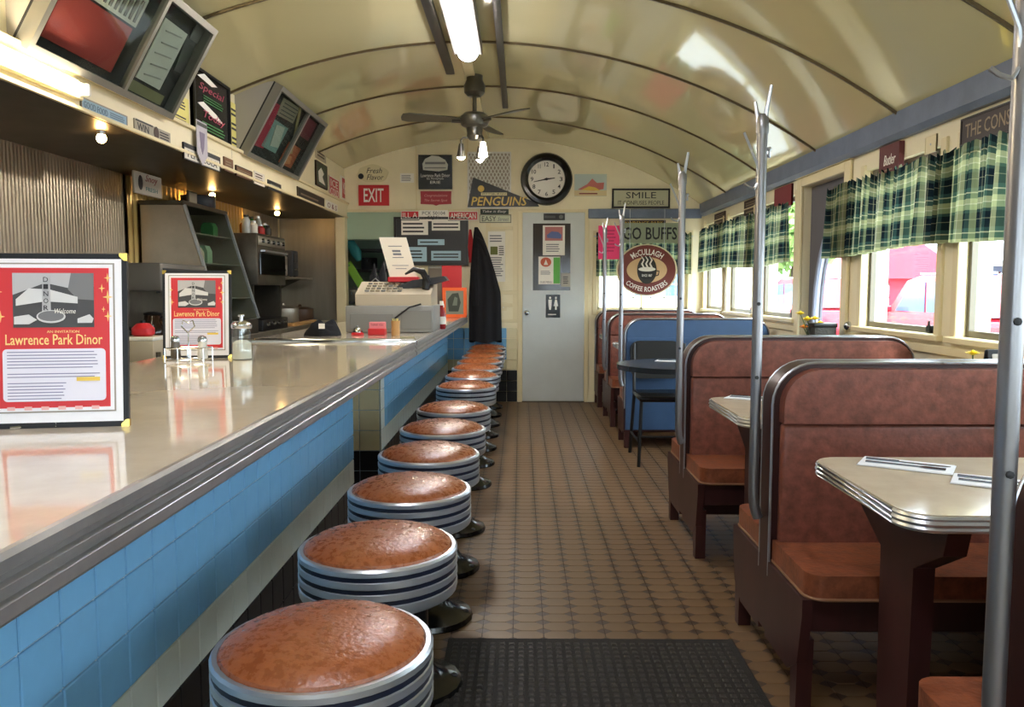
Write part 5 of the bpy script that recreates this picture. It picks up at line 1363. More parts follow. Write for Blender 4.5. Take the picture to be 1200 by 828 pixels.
# ================================================================== THINGS ON THE COUNTER
def menu(label, lb, rb, tilt, rot):
    """padded black menu cover standing open to the camera: red printed sheet"""
    w = (rb - lb).length; h = .348
    t = thing('menu_card', label, 'menu', ((lb + rb) / 2), 0, 'standing menus')
    R = (rb - lb).normalized(); U = Vector((0, math.sin(tilt), math.cos(tilt))); N = R.cross(U)
    O = (lb + rb) / 2 + U * h / 2
    def pl(name, m, x, y, ww, hh, d, th=.0012, shape=None, bev=0):
        mb = MB()
        pts = shape if shape else [(-ww / 2, -hh / 2), (ww / 2, -hh / 2), (ww / 2, hh / 2), (-ww / 2, hh / 2)]
        mb.prism([(a + x, b + y) for a, b in pts], O + N * d, R, U, N * th, bev); return part(name, mb, m, t)
    cov = pl('cover', mat('black_leatherette', '15161a', .5), 0, 0, w, h, 0, .011, bev=.002)
    for sx in (-1, 1):
        for sy in (-1, 1):
            mb = MB(); x, y = sx * w / 2, sy * h / 2
            mb.prism([(x + sx * .001, y + sy * .001), (x - sx * .014, y + sy * .001), (x - sx * .014, y - sy * .005), (x - sx * .005, y - sy * .014), (x + sx * .001, y - sy * .014)], O - N * .0006, R, U, N * .0125); part('brass_corner', mb, mat('brass', 'cfae55', .25, .9), cov)
    pl('page', mat('bright_page', 'f1f0f4', .35), 0, .0, w - .02, h - .022, .0111)
    pl('print_border', mat('ornament_border', '9b948a', .6), 0, .006, w - .046, h - .05, .0124)
    pl('print_border', MATS['bright_page'], 0, .006, w - .052, h - .056, .0132)
    pl('red_print', mat('menu_red', 'd3343a', .45), 0, .006, w - .066, h - .07, .0140)
    pw, ph = w * .55, h * .31
    py = h * .232
    ph_ = pl('photograph', mat('photo_dark', '4a4a4c', .5), -.0, py, pw, ph, .0150)
    for nm, m_, shp in (('photo_sky', mat('photo_pale', 'b9b9bb', .5), [(-.5, .5), (.5, .5), (.5, .25), (.2, .22), (-.1, .32), (-.5, .1)]), ('photo_tree', mat('photo_grey', '7a7a7c', .5), [(.22, .5), (.5, .5), (.5, 0), (.3, .02), (.18, .2)]), ('photo_diner', mat('photo_light', 'd4d4d4', .5), [(-.46, .02), (-.3, .22), (-.05, .20), (.3, .06), (.3, -.06), (-.1, -.02), (-.46, -.1)]), ('photo_tower', MATS['photo_pale'], [(-.14, -.28), (-.03, -.28), (-.04, .46), (-.13, .46)]), ('photo_planter', MATS['photo_light'], [(.18 * math.cos(a) - .03, .12 * math.sin(a) - .3) for a in [2 * PI * i / 20 for i in range(20)]]), ('photo_planter', MATS['photo_grey'], [(.16 * math.cos(a) - .03, .095 * math.sin(a) - .29) for a in [2 * PI * i / 20 for i in range(20)]]), ('photo_car', MATS['photo_light'], [(-.48, -.3), (-.3, -.26), (-.2, -.36), (-.3, -.44), (-.48, -.44)]), ('photo_car', MATS['photo_light'], [(.3, -.34), (.45, -.26), (.5, -.34), (.48, -.42), (.3, -.42)])):
        k_ = len(ph_.children)
        mb = MB(); mb.prism([(a * pw, b * ph + py) for a, b in shp], O + N * (.0163 + .0004 * k_), R, U, N * .0004); part(nm, mb, m_, ph_)
    mb = MB()
    for i, ch in enumerate('DINOR'):
        mb.text(ch, O + R * (-.085 * pw) + U * (py + ph * (.38 - .13 * i)) + N * .0198, R, U, pw * .06, ph * .09, d=.0003)
    part('photo_lettering', mb, PRINTD, ph_)
    mb = MB(); mb.text('Welcome', O + R * (.15 * pw) + U * (py - ph * .2) + N * .0198, R, U, pw * .26, ph * .09, d=.0003, shear=.3); part('photo_lettering', mb, WHITE, ph_)
    # stars
    mb = MB()
    for x, y, s in ((.37, .36, .010), (.37, .25, .014), (.33, .30, .009), (.37, .14, .011), (.34, .18, .006), (-.37, .28, .010), (-.36, .14, .012), (-.38, .2, .006)):
        mb.prism([(0, s), (s * .15, s * .15), (s * .7, 0), (s * .15, -s * .15), (0, -s), (-s * .15, -s * .15), (-s * .7, 0), (-s * .15, s * .15)], O + R * x * w + U * y * h + N * .0153, R, U, N * .0005)
    part('star_print', mb, mat('star_cream', 'f0cf7c', .5), t)
    mb = MB(); mb.text('Lawrence Park Dinor', O + U * (h * .008) + N * .0153, R, U, w * .66, h * .06, d=.0006, bold=.008); part('title_lettering', mb, mat('title_cream', 'f3d48a', .5), t)
    mb = MB(); mb.text('AN INVITATION', O + R * .06 * w + U * (h * .053) + N * .0153, R, U, w * .22, h * .014, d=.0006); part('title_lettering', mb, MATS['title_cream'], t)
    pl('text_panel', mat('lavender_white', 'e6e4f0', .4), 0, -h * .195, w * .72, h * .3, .0150, shape=rrect(-w * .35, w * .35, -h * .15, h * .15, .008, 4))
    mb = MB(); rr = random.Random(3)
    for i in range(16):
        yy = -h * .195 + h * .132 - i * h * .0178
        lw = w * .64 * rr.uniform(.9, 1)
        if i in (6, 9): continue
        mb.prism([(-w * .32, yy - .0009), (-w * .32 + lw * (.62 if 8 < i else 1), yy - .0009), (-w * .32 + lw * (.62 if 8 < i else 1), yy + .0009), (-w * .32, yy + .0009)], O + N * .0163, R, U, N * .0004)
    part('fine_print', mb, mat('violet_print', '8b88a6', .6), t)
    pl('yellow_badge', mat('badge_yellow', 'ecca58', .5), w * .23, -h * .22, w * .16, h * .022, .0163)
    mb = MB()
    for k in range(6): mb.prism([(-.007, -.0035), (.007, -.0035), (.007, .0035), (-.007, .0035)], O + R * ((-.30 + k * .115) * w) + U * (-h * .385) + N * .0153, R, U, N * .0005)
    part('footer_print', mb, mat('pale_footer', 'e9b8b4', .5), t)
    # cardboard easel behind
    mb = MB(); mb.prism([(-.05, -h * .49), (.05, -h * .49), (.02, h * .2), (-.02, h * .2)], O - N * .001, R, (U + Vector((0, .25, 0)) * .0), -N * .003); part('easel_flap', mb, BLACK, t)
    return t
rb1 = P(153, 498, 'z', CTZ); lb1 = rb1 + Vector((-.268, -.047, 0))
menu('standing menu in black cover with brass corners at the near counter end', lb1, rb1, .05, 0)
rb2 = P(272, 419, 'z', CTZ); lb2 = P(192, 420, 'z', CTZ)
menu('standing menu in black cover behind the sugar dispenser', lb2, rb2, .06, 0)
# wire clip standing before the near menu
t = thing('wire_menu_clip', 'bent wire clip in front of the near standing menu', 'clip', P(54, 502, 'z', CTZ))
c = P(54, 501, 'z', CTZ)
mb = MB(); mb.tube([c + Vector((-.022, 0, .003)), c + Vector((-.02, 0, .05)), c + Vector((-.012, .0, .088)), c + Vector((-.005, 0, .103)), c + Vector((.004, 0, .103)), c + Vector((.011, 0, .088)), c + Vector((.019, 0, .05)), c + Vector((.021, 0, .003))], .0024, 7); part('wire_loop', mb, CHROME, t)
mb = MB(); mb.tube([c + Vector((-.06, -.02, .0035)), c + Vector((-.022, 0, .0035)), c + Vector((.021, 0, .0035)), c + Vector((.05, .03, .0035)), c + Vector((-.05, .04, .0035))], .003, 7); part('wire_foot', mb, CHROME, t)
# condiment caddy with shakers
c = P(231, 421.5, 'z', CTZ); c.y -= .10; c.x += .01
t = thing('wire_caddy', 'chrome wire condiment caddy before the far standing menu', 'caddy', c)
mb = MB()
for z in (.012, .055):
    mb.tube([c + Vector((x, y, z)) for x, y in rrect(-.075, .075, -.045, .045, .02, 4)], .0026, 6, True)
for x in (-.075, -.025, .025, .075):
    for y in (-.045, .045):
        mb.cyl(c + Vector((x * .96, y, .003)), c + Vector((x * .96, y, .056)), .0024, 6)
for x in (-.05, 0, .05): mb.cyl(c + Vector((x, -.045, .012)), c + Vector((x, .045, .012)), .0022, 6)
part('basket', mb, CHROME, t)
mb = MB(); mb.tube([c + Vector((0, 0, .012)), c + Vector((0, 0, .11)), c + Vector((-.025, 0, .135)), c + Vector((-.018, 0, .158)), c + Vector((0, 0, .148)), c + Vector((.018, 0, .158)), c + Vector((.025, 0, .135)), c + Vector((0, 0, .112))], .0026, 6); part('handle', mb, CHROME, t)
def shaker(label, x, m):
    q = c + Vector((x, 0, .0148))
    t = thing('shaker', label, 'shaker', q, 0, 'shakers in the caddy')
    mb = MB(); mb.lathe([(.017, 0), (.019, .004), (.017, .04), (.015, .062)], 12, q); part('glass_body', mb, m, t)
    mb = MB(); mb.lathe([(.0165, .062), (.0175, .07), (.014, .082), (.006, .086), (0, .087)], 12, q); part('chrome_cap', mb, CHROME, t)
shaker('dark pepper shaker with chrome cap in the wire caddy', -.05, mat('pepper_glass', '5c5347', .2))
shaker('pale salt shaker with chrome cap in the wire caddy', .052, mat('salt_glass', 'd9d5cc', .2))
q = P(284, 421, 'z', CTZ)
t = thing('sugar_dispenser', 'glass sugar dispenser with chrome lid beside the far menu', 'sugar dispenser', q)
mb = MB(); mb.lathe([(.038, 0), (.040, .005), (.038, .05), (.0365, .10), (.036, .122)], 24, q); part('glass_jar', mb, JAR, t)
mb = MB(); mb.lathe([(.0355, .004), (.0362, .01), (.0345, .066), (.02, .075), (0, .077)], 24, q); part('sugar', mb, SUGAR, t)
mb = MB(); mb.lathe([(.0375, .122), (.039, .126), (.039, .138), (.03, .148), (.012, .154), (0, .155)], 24, q); ld = part('lid', mb, CHROME, t)
mb = MB(); mb.cyl(q + Vector((0, 0, .15)), q + Vector((0, 0, .172)), .007, 10); mb.box(q.x - .012, q.x + .012, q.y - .004, q.y + .004, q.z + .168, q.z + .176, .002, 1); part('pour_spout', mb, CHROME2, ld)

# ---- register corner on the second counter top
zt = CTZ
YR = 5.05
def cx(u, y=YR): return P(u, 380, 'y', y).x
def czz(v, y=YR): return P(450, v, 'y', y).z
x0, x1 = cx(405), cx(508)
t = thing('cash_register', 'grey and beige cash register with a printed sign on it', 'cash register', ((x0 + x1) / 2, YR + .2, zt))
mb = MB(); mb.box(x0, x1, YR, YR + .42, zt + .002, czz(358), .008, 2); dw = part('cash_drawer', mb, GREY, t)
mb = MB(); mb.box(x0 + .03, x1 - .25, YR - .006, YR + .002, zt + .02, zt + .12, .003, 1); part('drawer_front', mb, mat('mid_grey_plastic', '7d7d78', .5), dw)
mb = MB(); mb.box(cx(470), cx(506), YR - .008, YR + .002, zt + .02, zt + .14, .003, 1); part('drawer_lid', mb, MATS['mid_grey_plastic'], dw)
mb = MB(); mb.tube([(cx(463), YR - .01, zt + .09), (cx(480), YR - .01, czz(360)), (cx(494), YR - .012, czz(356))], .006, 6); part('cable', mb, BLACK, t)
zr = czz(358)
mb = MB(); mb.prism([(YR + .02, zr), (YR + .40, zr), (YR + .40, zr + .15), (YR + .24, zr + .15), (YR + .02, zr + .07)], (cx(416), 0, 0), Y3, Z3, (cx(505) - cx(416), 0, 0), .008, 2); bd = part('keyboard_housing', mb, BEIGE, t)
kx0, kx1 = cx(425), cx(470)
sl2 = Vector((0, .22, .08)).normalized()
for i in range(7):
    for j in range(4):
        p = Vector((kx0 + (kx1 - kx0) * (i + .5) / 7, YR + .05, zr + .0815)) + sl2 * (.025 + j * .045)
        mb = MB(); mb.box(p.x - .013, p.x + .013, p.y - .014, p.y + .014, p.z - .004, p.z + .008, .002, 1); part('key', mb, mat('key_beige', '9d937e', .5) if (i + j) % 3 else MATS['mid_grey_plastic'], bd)
mb = MB(); mb.prism([(0, 0), (.16, .02), (.30, .06), (.28, .085), (.08, .06), (-.02, .02)], (cx(466), YR + .12, zr + .10), X3, Z3, (0, .18, 0), .006, 2); part('receipt_hood', mb, CHAR, t)
mb = MB(); mb.tube([(cx(474), YR + .05, czz(321)), (cx(484), YR + .06, czz(315)), (cx(494), YR + .08, czz(318)), (cx(500), YR + .10, czz(330))], [.006, .014, .022, .02], 8); part('scanner_head', mb, BLACK, t)
mb = MB(); mb.cyl((cx(497), YR + .10, zr + .10), (cx(498), YR + .10, czz(322)), .022, 10); part('scanner_stand', mb, BLACK, t)
# sign sheet on the register
pts = [P(457, 325, 'y', YR + .2), P(489, 325, 'y', YR + .2), P(479, 279, 'y', YR + .22), P(444, 278, 'y', YR + .22)]
t = thing('counter_sign', 'tilted cream paper sign standing on top of the cash register', 'sign', (pts[0] + pts[1]) / 2)
e1 = (pts[1] - pts[0]); e2 = (pts[3] - pts[0])
mb = MB(); mb.prism([(0, 0), (1, 0), (1, 1), (0, 1)], pts[0], e1, e2, (0, .004, 0)); part('sheet', mb, mat('cream_sheet', 'eadfc9', .6), t)
mb = MB()
for (cx_, cy_, ww, hh) in ((.5, .78, .5, .02), (.5, .66, .3, .05), (.5, .58, .3, .05), (.5, .5, .4, .02), (.5, .3, .6, .015), (.5, .22, .4, .015)):
    mb.prism([(cx_ - ww / 2, cy_ - hh / 2), (cx_ + ww / 2, cy_ - hh / 2), (cx_ + ww / 2, cy_ + hh / 2), (cx_ - ww / 2, cy_ + hh / 2)], pts[0] + Vector((0, -.0012, 0)), e1, e2, (0, .001, 0))
part('print', mb, PRINTG, t)
mb = MB(); mb.box(pts[0].x - .01, pts[1].x + .01, YR + .17, YR + .25, pts[0].z - .03, pts[0].z + .004, .004, 1); mb.cyl((pts[0].x + .08, YR + .21, zr + .12), (pts[0].x + .08, YR + .21, pts[0].z - .02), .012, 8); part('stand', mb, RED, t)
# black bag and bits beside
def lump(name, label, cat, x, y, z, sx, sy, sz, m, extra=None):
    t = thing(name, label, cat, (x, y, z))
    rr = random.Random(int(x * 1000)); mb = MB()
    mb.grid(lambda u, v: (x + sx * (1 - .25 * v) * math.cos(2 * PI * u) * math.cos(v * PI / 2 * .98) ** .5, y + sy * math.sin(2 * PI * u) * math.cos(v * PI / 2 * .98) ** .5, z + sz * math.sin(v * PI / 2) * (1 + .35 * math.sin(6 * PI * u + 1) * v * (1 - v) * 4 + .15 * math.sin(14 * PI * u + 9 * v) * v * (1 - v) * 4)), 32, 10)
    part('body', mb, m, t, smooth=180)
    if extra: extra(t)
lump('black_pouch', 'black cloth pouch at the left of the cash register', 'pouch', cx(440, YR + .5), YR + .58, zt, .09, .08, czz(322, YR + .5) - zt, COATM, lambda t: part('drawstring', (lambda m: (m.tube([(cx(436, YR + .5), YR + .5, czz(330, YR + .5)), (cx(441, YR + .5), YR + .49, czz(326, YR + .5)), (cx(446, YR + .5), YR + .5, czz(331, YR + .5))], .004, 6), m)[1])(MB()), GREY, t))
lump('black_bag', 'crumpled black bag with white label at the edge of the counter', 'bag', P(378, 388, 'y', 4.75).x, 4.75, zt + .001, .11, .09, .075, COATM, lambda t: part('label_tag', (lambda m: (m.box(P(374, 385, 'y', 4.66).x, P(381, 385, 'y', 4.66).x, 4.648, 4.652, .965, .995), m)[1])(MB()), WHITE, t))
YF = 4.80
t = thing('service_bell', 'chrome desk bell on a red base before the register', 'bell', (cx(419, YF), YF, zt))
mb = MB(); mb.lathe([(.036, 0), (.038, .006), (.034, .016), (.02, .018)], 20, (cx(419, YF), YF, zt)); part('base', mb, RED, t)
mb = MB(); mb.lathe([(.028, .018), (.027, .03), (.018, .042), (.005, .047), (.005, .056), (0, .058)], 20, (cx(419, YF), YF, zt)); part('dome', mb, CHROME, t)
t = thing('card_box', 'red box with pink printed card before the register', 'box', (cx(442.5, YF), YF, zt))
mb = MB(); mb.box(cx(432, YF), cx(452, YF), YF - .03, YF + .04, zt, zt + .04, .004, 1); part('tray', mb, RED, t)
mb = MB(); mb.box(cx(433, YF), cx(451.5, YF), YF - .015, YF + .03, zt + .003, zt + .078, .002, 1); cd = part('cards', mb, mat('pink_card', 'e0848a', .6), t)
mb = MB(); mb.text('THANK YOU', (cx(442.2, YF), YF - .0155, zt + .062), X3, Z3, .075, .014, d=.0005); part('lettering', mb, REDD, cd)
t = thing('toothpick_cup', 'tan wooden toothpick cup before the register', 'cup', (cx(463.5, YF), YF, zt))
mb = MB(); mb.lathe([(.024, 0), (.026, .01), (.024, .05), (.027, .085), (.024, .085), (.02, .02), (0, .02)], 18, (cx(463.5, YF), YF, zt)); part('cup', mb, TAN, t)
mb = MB()
for k in range(14): mb.cyl((cx(463.5, YF) + random.uniform(-.012, .012), YF + random.uniform(-.012, .012), zt + .03), (cx(463.5, YF) + random.uniform(-.02, .02), YF + random.uniform(-.02, .02), zt + .098), .0012, 4)
part('toothpicks', mb, YELLOW, t, kind='stuff')
def bottle(label, x, y, h, m, capm, r=.026):
    t = thing('sauce_bottle', label, 'bottle', (x, y, zt), 0, 'sauce bottles')
    mb = MB(); mb.lathe([(r * .9, 0), (r, .008), (r, h * .55), (r * .45, h * .8), (r * .42, h * .86)], 14, (x, y, zt)); part('body', mb, m, t)
    mb = MB(); mb.lathe([(r * .55, h * .85), (r * .5, h), (0, h)], 14, (x, y, zt)); part('cap', mb, capm, t)
    mb = MB(); mb.lathe([(r * 1.01, h * .18), (r * 1.01, h * .45)], 14, (x, y, zt)); part('label_band', mb, WHITE if 'white' in label else REDD, t)
bottle('red ketchup bottle with white cap right of the cash register', P(508, 386, 'y', 5.3).x + .035, 5.5, .19, mat('ketchup', '8e1f22', .2), WHITE)
bottle('dark red sauce bottle with white label right of the cash register', P(515, 386, 'y', 5.6).x + .02, 5.6, .17, mat('dark_sauce', '5a1f22', .2), WHITE)
# orange framed picture and red folder at the far counter end
yo = 7.6
a, b = P(519, 366, 'y', yo), P(547, 331, 'y', yo)
sign('orange_frame', 'orange picture frame with dark foliage picture at the far counter end', 'picture frame', ((a.x + b.x) / 2, yo, zt + .003 + (b.z - a.z) / 2), X3, Z3, b.x - a.x, b.z - a.z, .012, mat('sage_mount', '7d8272', .6), [('f', 'frame', ORANGE, .03, .01), ('p', 'foliage', mat('dark_foliage_print', '3a4038', .6), [(-.25, -.3), (-.3, .1), (-.1, .3), (.15, .32), (.25, .0), (.15, -.3)]), ('p', 'foliage', mat('grey_foliage_print', '6a7466', .6), [(-.1, -.1), (0, .2), (.12, .15), (.1, -.1)])])
a, b = P(518, 333, 'y', yo + .1), P(541, 311, 'y', yo + .1)
t = thing('red_folder', 'red folder standing behind the orange frame', 'folder', ((a.x + b.x) / 2, yo + .1, zt))
mb = MB(); mb.box(a.x, b.x, yo + .09, yo + .10, zt, b.z, .003, 1); part('front_cover', mb, RED, t)
mb = MB(); mb.box(a.x + .004, b.x - .004, yo + .10, yo + .112, zt, b.z - .006); part('pages', mb, WHITE, t)
mb = MB(); mb.box(a.x, b.x, yo + .112, yo + .122, zt, b.z, .003, 1); part('back_cover', mb, RED, t)
mb = MB(); mb.box(P(502, 330, 'y', 8.3).x, P(520, 330, 'y', 8.3).x, 8.28, 8.42, zt, 1.42, .006, 1)
t = thing('grey_cabinet', 'narrow grey cabinet behind the red folder below the notice board', 'cabinet', ((P(511, 330, 'y', 8.3).x), 8.35, zt)); part('carcass', mb, GREY, t)
mb = MB(); mb.box(P(503, 330, 'y', 8.28).x, P(519, 330, 'y', 8.28).x, 8.272, 8.281, zt + .02, 1.40, .003, 1); part('door', mb, mat('warm_grey', '7d7468', .5), t)

# ================================================================== THINGS ON THE TABLES
NAPKIN = mat('white_napkin', 'e9ebf0', .75, bump=.2, bscale=180)
CUT = mat('cutlery_steel', '7d8790', .2, 1.0)
def setting(where, x, y, z, rot, dark=False):
    """paper napkin with knife and fork laid on it; the napkin and each piece of cutlery are things"""
    d = Vector((math.cos(rot), math.sin(rot), 0)); s = Vector((-math.sin(rot), math.cos(rot), 0)); c = Vector((x, y, z))
    t = thing('paper_napkin', 'folded white paper napkin ' + where, 'napkin', c, 0, 'paper napkins')
    mb = MB(); mb.prism([(-.11, -.06), (.11, -.06), (.11, .06), (-.11, .06)], c + Z3 * .0005, d, s, Z3 * .0015); part('lower_fold', mb, NAPKIN, t)
    mb = MB(); mb.prism([(-.108, -.058), (.106, -.054), (.107, .058), (-.107, .057)], c + Z3 * .0021, d, s, Z3 * .0012); part('upper_fold', mb, NAPKIN, t)
    zz = c + Z3 * .0036
    t = thing('table_knife', 'steel table knife on the napkin ' + where, 'knife', zz + s * .022, 0, 'table knives')
    mb = MB(); mb.prism([(-.10, -.006), (-.02, -.0045), (-.02, .0045), (-.10, .006)], zz + s * .022, d, s, Z3 * .004, .001, 1); part('handle', mb, CUT, t)
    mb = MB(); mb.prism([(-.02, -.004), (.06, -.008), (.092, -.004), (.10, .004), (-.02, .004)], zz + s * .022, d, s, Z3 * .0018); part('blade', mb, CUT, t)
    t = thing('table_fork', 'steel table fork on the napkin ' + where, 'fork', zz - s * .018, 0, 'table forks')
    mb = MB(); mb.prism([(-.095, -.006), (-.06, -.005), (.03, -.003), (.03, .003), (-.06, .005), (-.095, .006)], zz - s * .018, d, s, Z3 * .003); part('handle', mb, CUT, t)
    mb = MB(); mb.prism([(.03, -.003), (.045, -.011), (.06, -.012), (.06, .012), (.045, .011), (.03, .003)], zz - s * .018, d, s, Z3 * .0025); part('head', mb, CUT, t)
    for k in range(4):
        q_ = -.0105 + k * .007
        mb = MB(); mb.prism([(.06, q_ - .0016), (.092, q_ - .001), (.092, q_ + .001), (.06, q_ + .0016)], zz - s * .018, d, s, Z3 * .0022); part('tine', mb, CUT, t)
pA = P(1062, 546, 'z', .74); setting('at the aisle end of the nearer ivory table', pA.x, pA.y, .741, math.radians(-32))
pB = P(1168, 568, 'z', .74); setting('at the pole side of the nearer ivory table', pB.x + .02, pB.y, .741, math.radians(-32))
pC = P(878, 467, 'z', .74); setting('on the ivory table with the yellow flower', pC.x + .02, pC.y, .741, math.radians(-30))
pD = P(786, 423, 'z', .745); setting('on the black table', pD.x + .02, pD.y, .746, math.radians(-20))
pE = P(716, 402, 'z', .74); setting('on the table behind the blue-backed bench', pE.x + .12, 6.67, .741, math.radians(-20))
# flowers on the black table
YFL = mat('yellow_petal', 'f2d837', .6); ORP = mat('orange_petal', 'e89a2c', .6); LEAF = mat('leaf_green', '4a5c2c', .6)
def flower(mb, c, r, n=9):
    c = Vector(c)
    for lay, (k, rr) in enumerate(((n, r), (n - 2, r * .7), (n - 4, r * .45))):
        for i in range(k):
            a = 2 * PI * i / k + lay * .4
            d = Vector((math.cos(a), math.sin(a), 0)); s = Vector((-math.sin(a), math.cos(a), 0))
            up = Z3 * (.25 + .35 * lay)
            p1 = c + (d + up) * rr
            mb.add([c, c + (d + up) * rr * .6 + s * rr * .33, p1, c + (d + up) * rr * .6 - s * rr * .33, c - Z3 * .004], [(0, 1, 2, 3), (4, 3, 2, 1)])
    mb.ball(c + Z3 * r * .3, r * .3, 8)
fc = P(955, 392, 'x', 1.70)
fy = 4.72; fx = 1.66
def fp(u, v, y): return P(u, v, 'y', y)
t = thing('flower_basket', 'yellow and orange flowers in a dark basket on the black table', 'flowers', (fp(962, 395, fy).x, fy, .745))
bx0, bx1 = fp(950, 392, fy).x, fp(976, 392, fy).x
mb = MB(); mb.box(bx0, bx1, fy - .06, fy + .08, .7455, fp(960, 379, fy).z, .01, 2); part('basket', mb, mat('dark_wicker', '2c2a26', .7, bump=.6, bscale=90), t)
mb = MB(); mb.box(bx0 - .004, bx1 + .004, fy - .064, fy + .084, fp(960, 379, fy).z - .02, fp(960, 379, fy).z + .004, .006, 2); part('basket_rim', mb, BLACK, t)
for k, (u, v, r, m_) in enumerate(((938, 368, .035, YFL), (946, 375, .04, YFL), (955, 374, .035, YFL), (961, 379, .03, YFL), (942, 384, .035, ORP), (950, 383, .03, ORP))):
    q = fp(u, v, fy + .02 * (k % 3))
    mb = MB(); flower(mb, q, r); fl_ = part('bloom', mb, m_, t, smooth=0)
    mb = MB(); mb.tube([q, (q + Vector(((bx0 + bx1) / 2, fy, .82))) / 2 - Z3 * .03, ((bx0 + bx1) / 2 - .02 + .01 * k, fy, .80)], .003, 5); part('stem', mb, LEAF, fl_)
t = thing('bud_vase', 'small glass vase with a yellow flower on the ivory table by the window', 'vase', (fp(1140, 420, 3.05).x, 3.05, .741))
q = fp(1140, 415, 3.05)
mb = MB(); mb.lathe([(.025, 0), (.032, .02), (.03, .05), (.014, .085), (.016, .10)], 16, (q.x, 3.05, .741)); part('glass', mb, JAR, t)
mb = MB(); mb.tube([(q.x, 3.05, .75), (q.x + .005, 3.05, .84), q], .003, 5); part('stem', mb, LEAF, t)
mb = MB(); flower(mb, q, .03); part('bloom', mb, YFL, t, smooth=0)
q = fp(1170, 418, 3.0)
t = thing('table_menu', 'dark tabletop menu frame by the window', 'menu', (q.x, 3.0, .741))
for s, nm in ((-1, 'front_leaf'), (1, 'back_leaf')):
    mb = MB(); mb.prism(rrect(-.055, .055, 0, .235, .006, 3), (q.x + .01 + .0 * s, 3.0 + s * .045, .741), X3, Vector((0, -s * .17, .985)), (0, s * .006, 0)); pn = part(nm, mb, CHAR, t)
    mb = MB(); mb.prism(rrect(-.042, .042, .015, .22, .004, 3), (q.x + .01, 3.0 + s * .045 + s * (.0062 if s > 0 else .0062), .741), X3, Vector((0, -s * .17, .985)), (0, s * .001, 0)); part('card', mb, IVP, pn)
mb = MB(); mb.box(q.x - .03, q.x + .05, 2.958, 3.042, .741, .745); part('base', mb, CHAR, t)
# ================================================================== OUTSIDE
GZ = -.2
mb = MB(); mb.box(XR + .3, 90, -40, 120, GZ - .1, GZ); mb.box(-60, XR + .3, 10.8, 120, GZ - .1, GZ); mb.box(-60, XR + .3, -40, YE - .3, GZ - .1, GZ)
struct('ground', mb, mat('pale_asphalt', '8f8d88', .9, var=.15, vscale=2))
CARRED = mat('car_red', 'b3182a', .18, coat=.8)
CGL = mat('car_glass', '4d6a92', .08, spec=.8)
def car(label, x, y, rot, m, sc=1.0):
    t = thing('parked_car', label, 'car', (x, y, GZ), rot, 'parked cars', absl=False)
    W = .88
    body = [(-2.2, .35), (-2.25, .62), (-2.15, .85), (-1.1, .96), (1.9, .98), (2.2, .9), (2.25, .5), (2.15, .32)]
    mb = MB(); mb.prism(body, (0, -W, 0), X3, Z3, (0, 2 * W, 0), .06, 3); part('body', mb, m, t)
    cab = [(-1.05, .95), (-.35, 1.52), (.1, 1.6), (1.5, 1.58), (2.05, .97)]
    mb = MB(); mb.prism(cab, (0, -W + .10, 0), X3, Z3, (0, 2 * W - .2, 0), .07, 3); part('cabin', mb, m, t)
    for s in (-1, 1):
        yy = s * (W - .098)
        for nm, w_ in (('side_window', [(-.72, 1.0), (-.22, 1.46), (.25, 1.49), (.25, 1.0)]), ('side_window', [(.32, 1.0), (.32, 1.49), (1.15, 1.48), (1.15, 1.0)]), ('side_window', [(1.22, 1.0), (1.22, 1.48), (1.42, 1.46), (1.78, 1.0)])):
            mb = MB(); mb.prism(w_, (0, yy, 0), X3, Z3, (0, s * .012, 0)); part(nm, mb, CGL, t)
        mb = MB(); mb.tube([(-.1, s * (W - .2), 1.63), (1.4, s * (W - .2), 1.62)], .018, 6); part('roof_rail', mb, CHROME, t)
        mb = MB(); mb.box(-.85, -.65, s * W, s * (W + .14), .98, 1.08, .02, 2); part('wing_mirror', mb, m, t)
        for xx in (-1.4, 1.4):
            mb = MB(); mb.lathe([(.19, -.1), (.33, -.1), (.34, -.06), (.34, .06), (.33, .1), (.19, .1)], 24, (xx, s * (W - .1), .34), Y3); wh = part('tyre', mb, RUBBER, t)
            mb = MB(); mb.lathe([(.0, .09), (.1, .095), (.2, .08), (.2, -.08), (.1, -.095), (0, -.09)][::-1], 16, (xx, s * (W - .1), .34), Y3); part('hub', mb, CHROME2, wh)
        mb = MB(); mb.box(-2.24, -2.1, s * .5 - .14, s * .5 + .14, .66, .80, .02, 2); part('headlamp', mb, WHITEG, t)
    ws = Vector((.7, 0, .57)).normalized()
    mb = MB(); mb.prism([(.06, -W + .16), (.82, -W + .2), (.82, W - .2), (.06, W - .16)], (-1.05, 0, .985), ws, Y3, ws.cross(Y3) * -.012 if ws.cross(Y3).z < 0 else ws.cross(Y3) * .012); part('windscreen', mb, CGL, t)
    mb = MB(); mb.box(-2.29, -2.15, -W + .05, W - .05, .38, .55, .04, 2); part('bumper', mb, m, t)
    return t
car('red car with blue-tinted windows parked outside the window pair', 7.4, 13.65, -PI / 2 + .03, CARRED)
car('red car parked further along outside the far windows', 7.0, 19.6, -PI / 2 + .05, CARRED)
car('red car parked nearest along the lot with only its bonnet in the window', 6.9, 8.6, -PI / 2, CARRED)
HW = mat('window_white_trim', 'eceae6', .5)
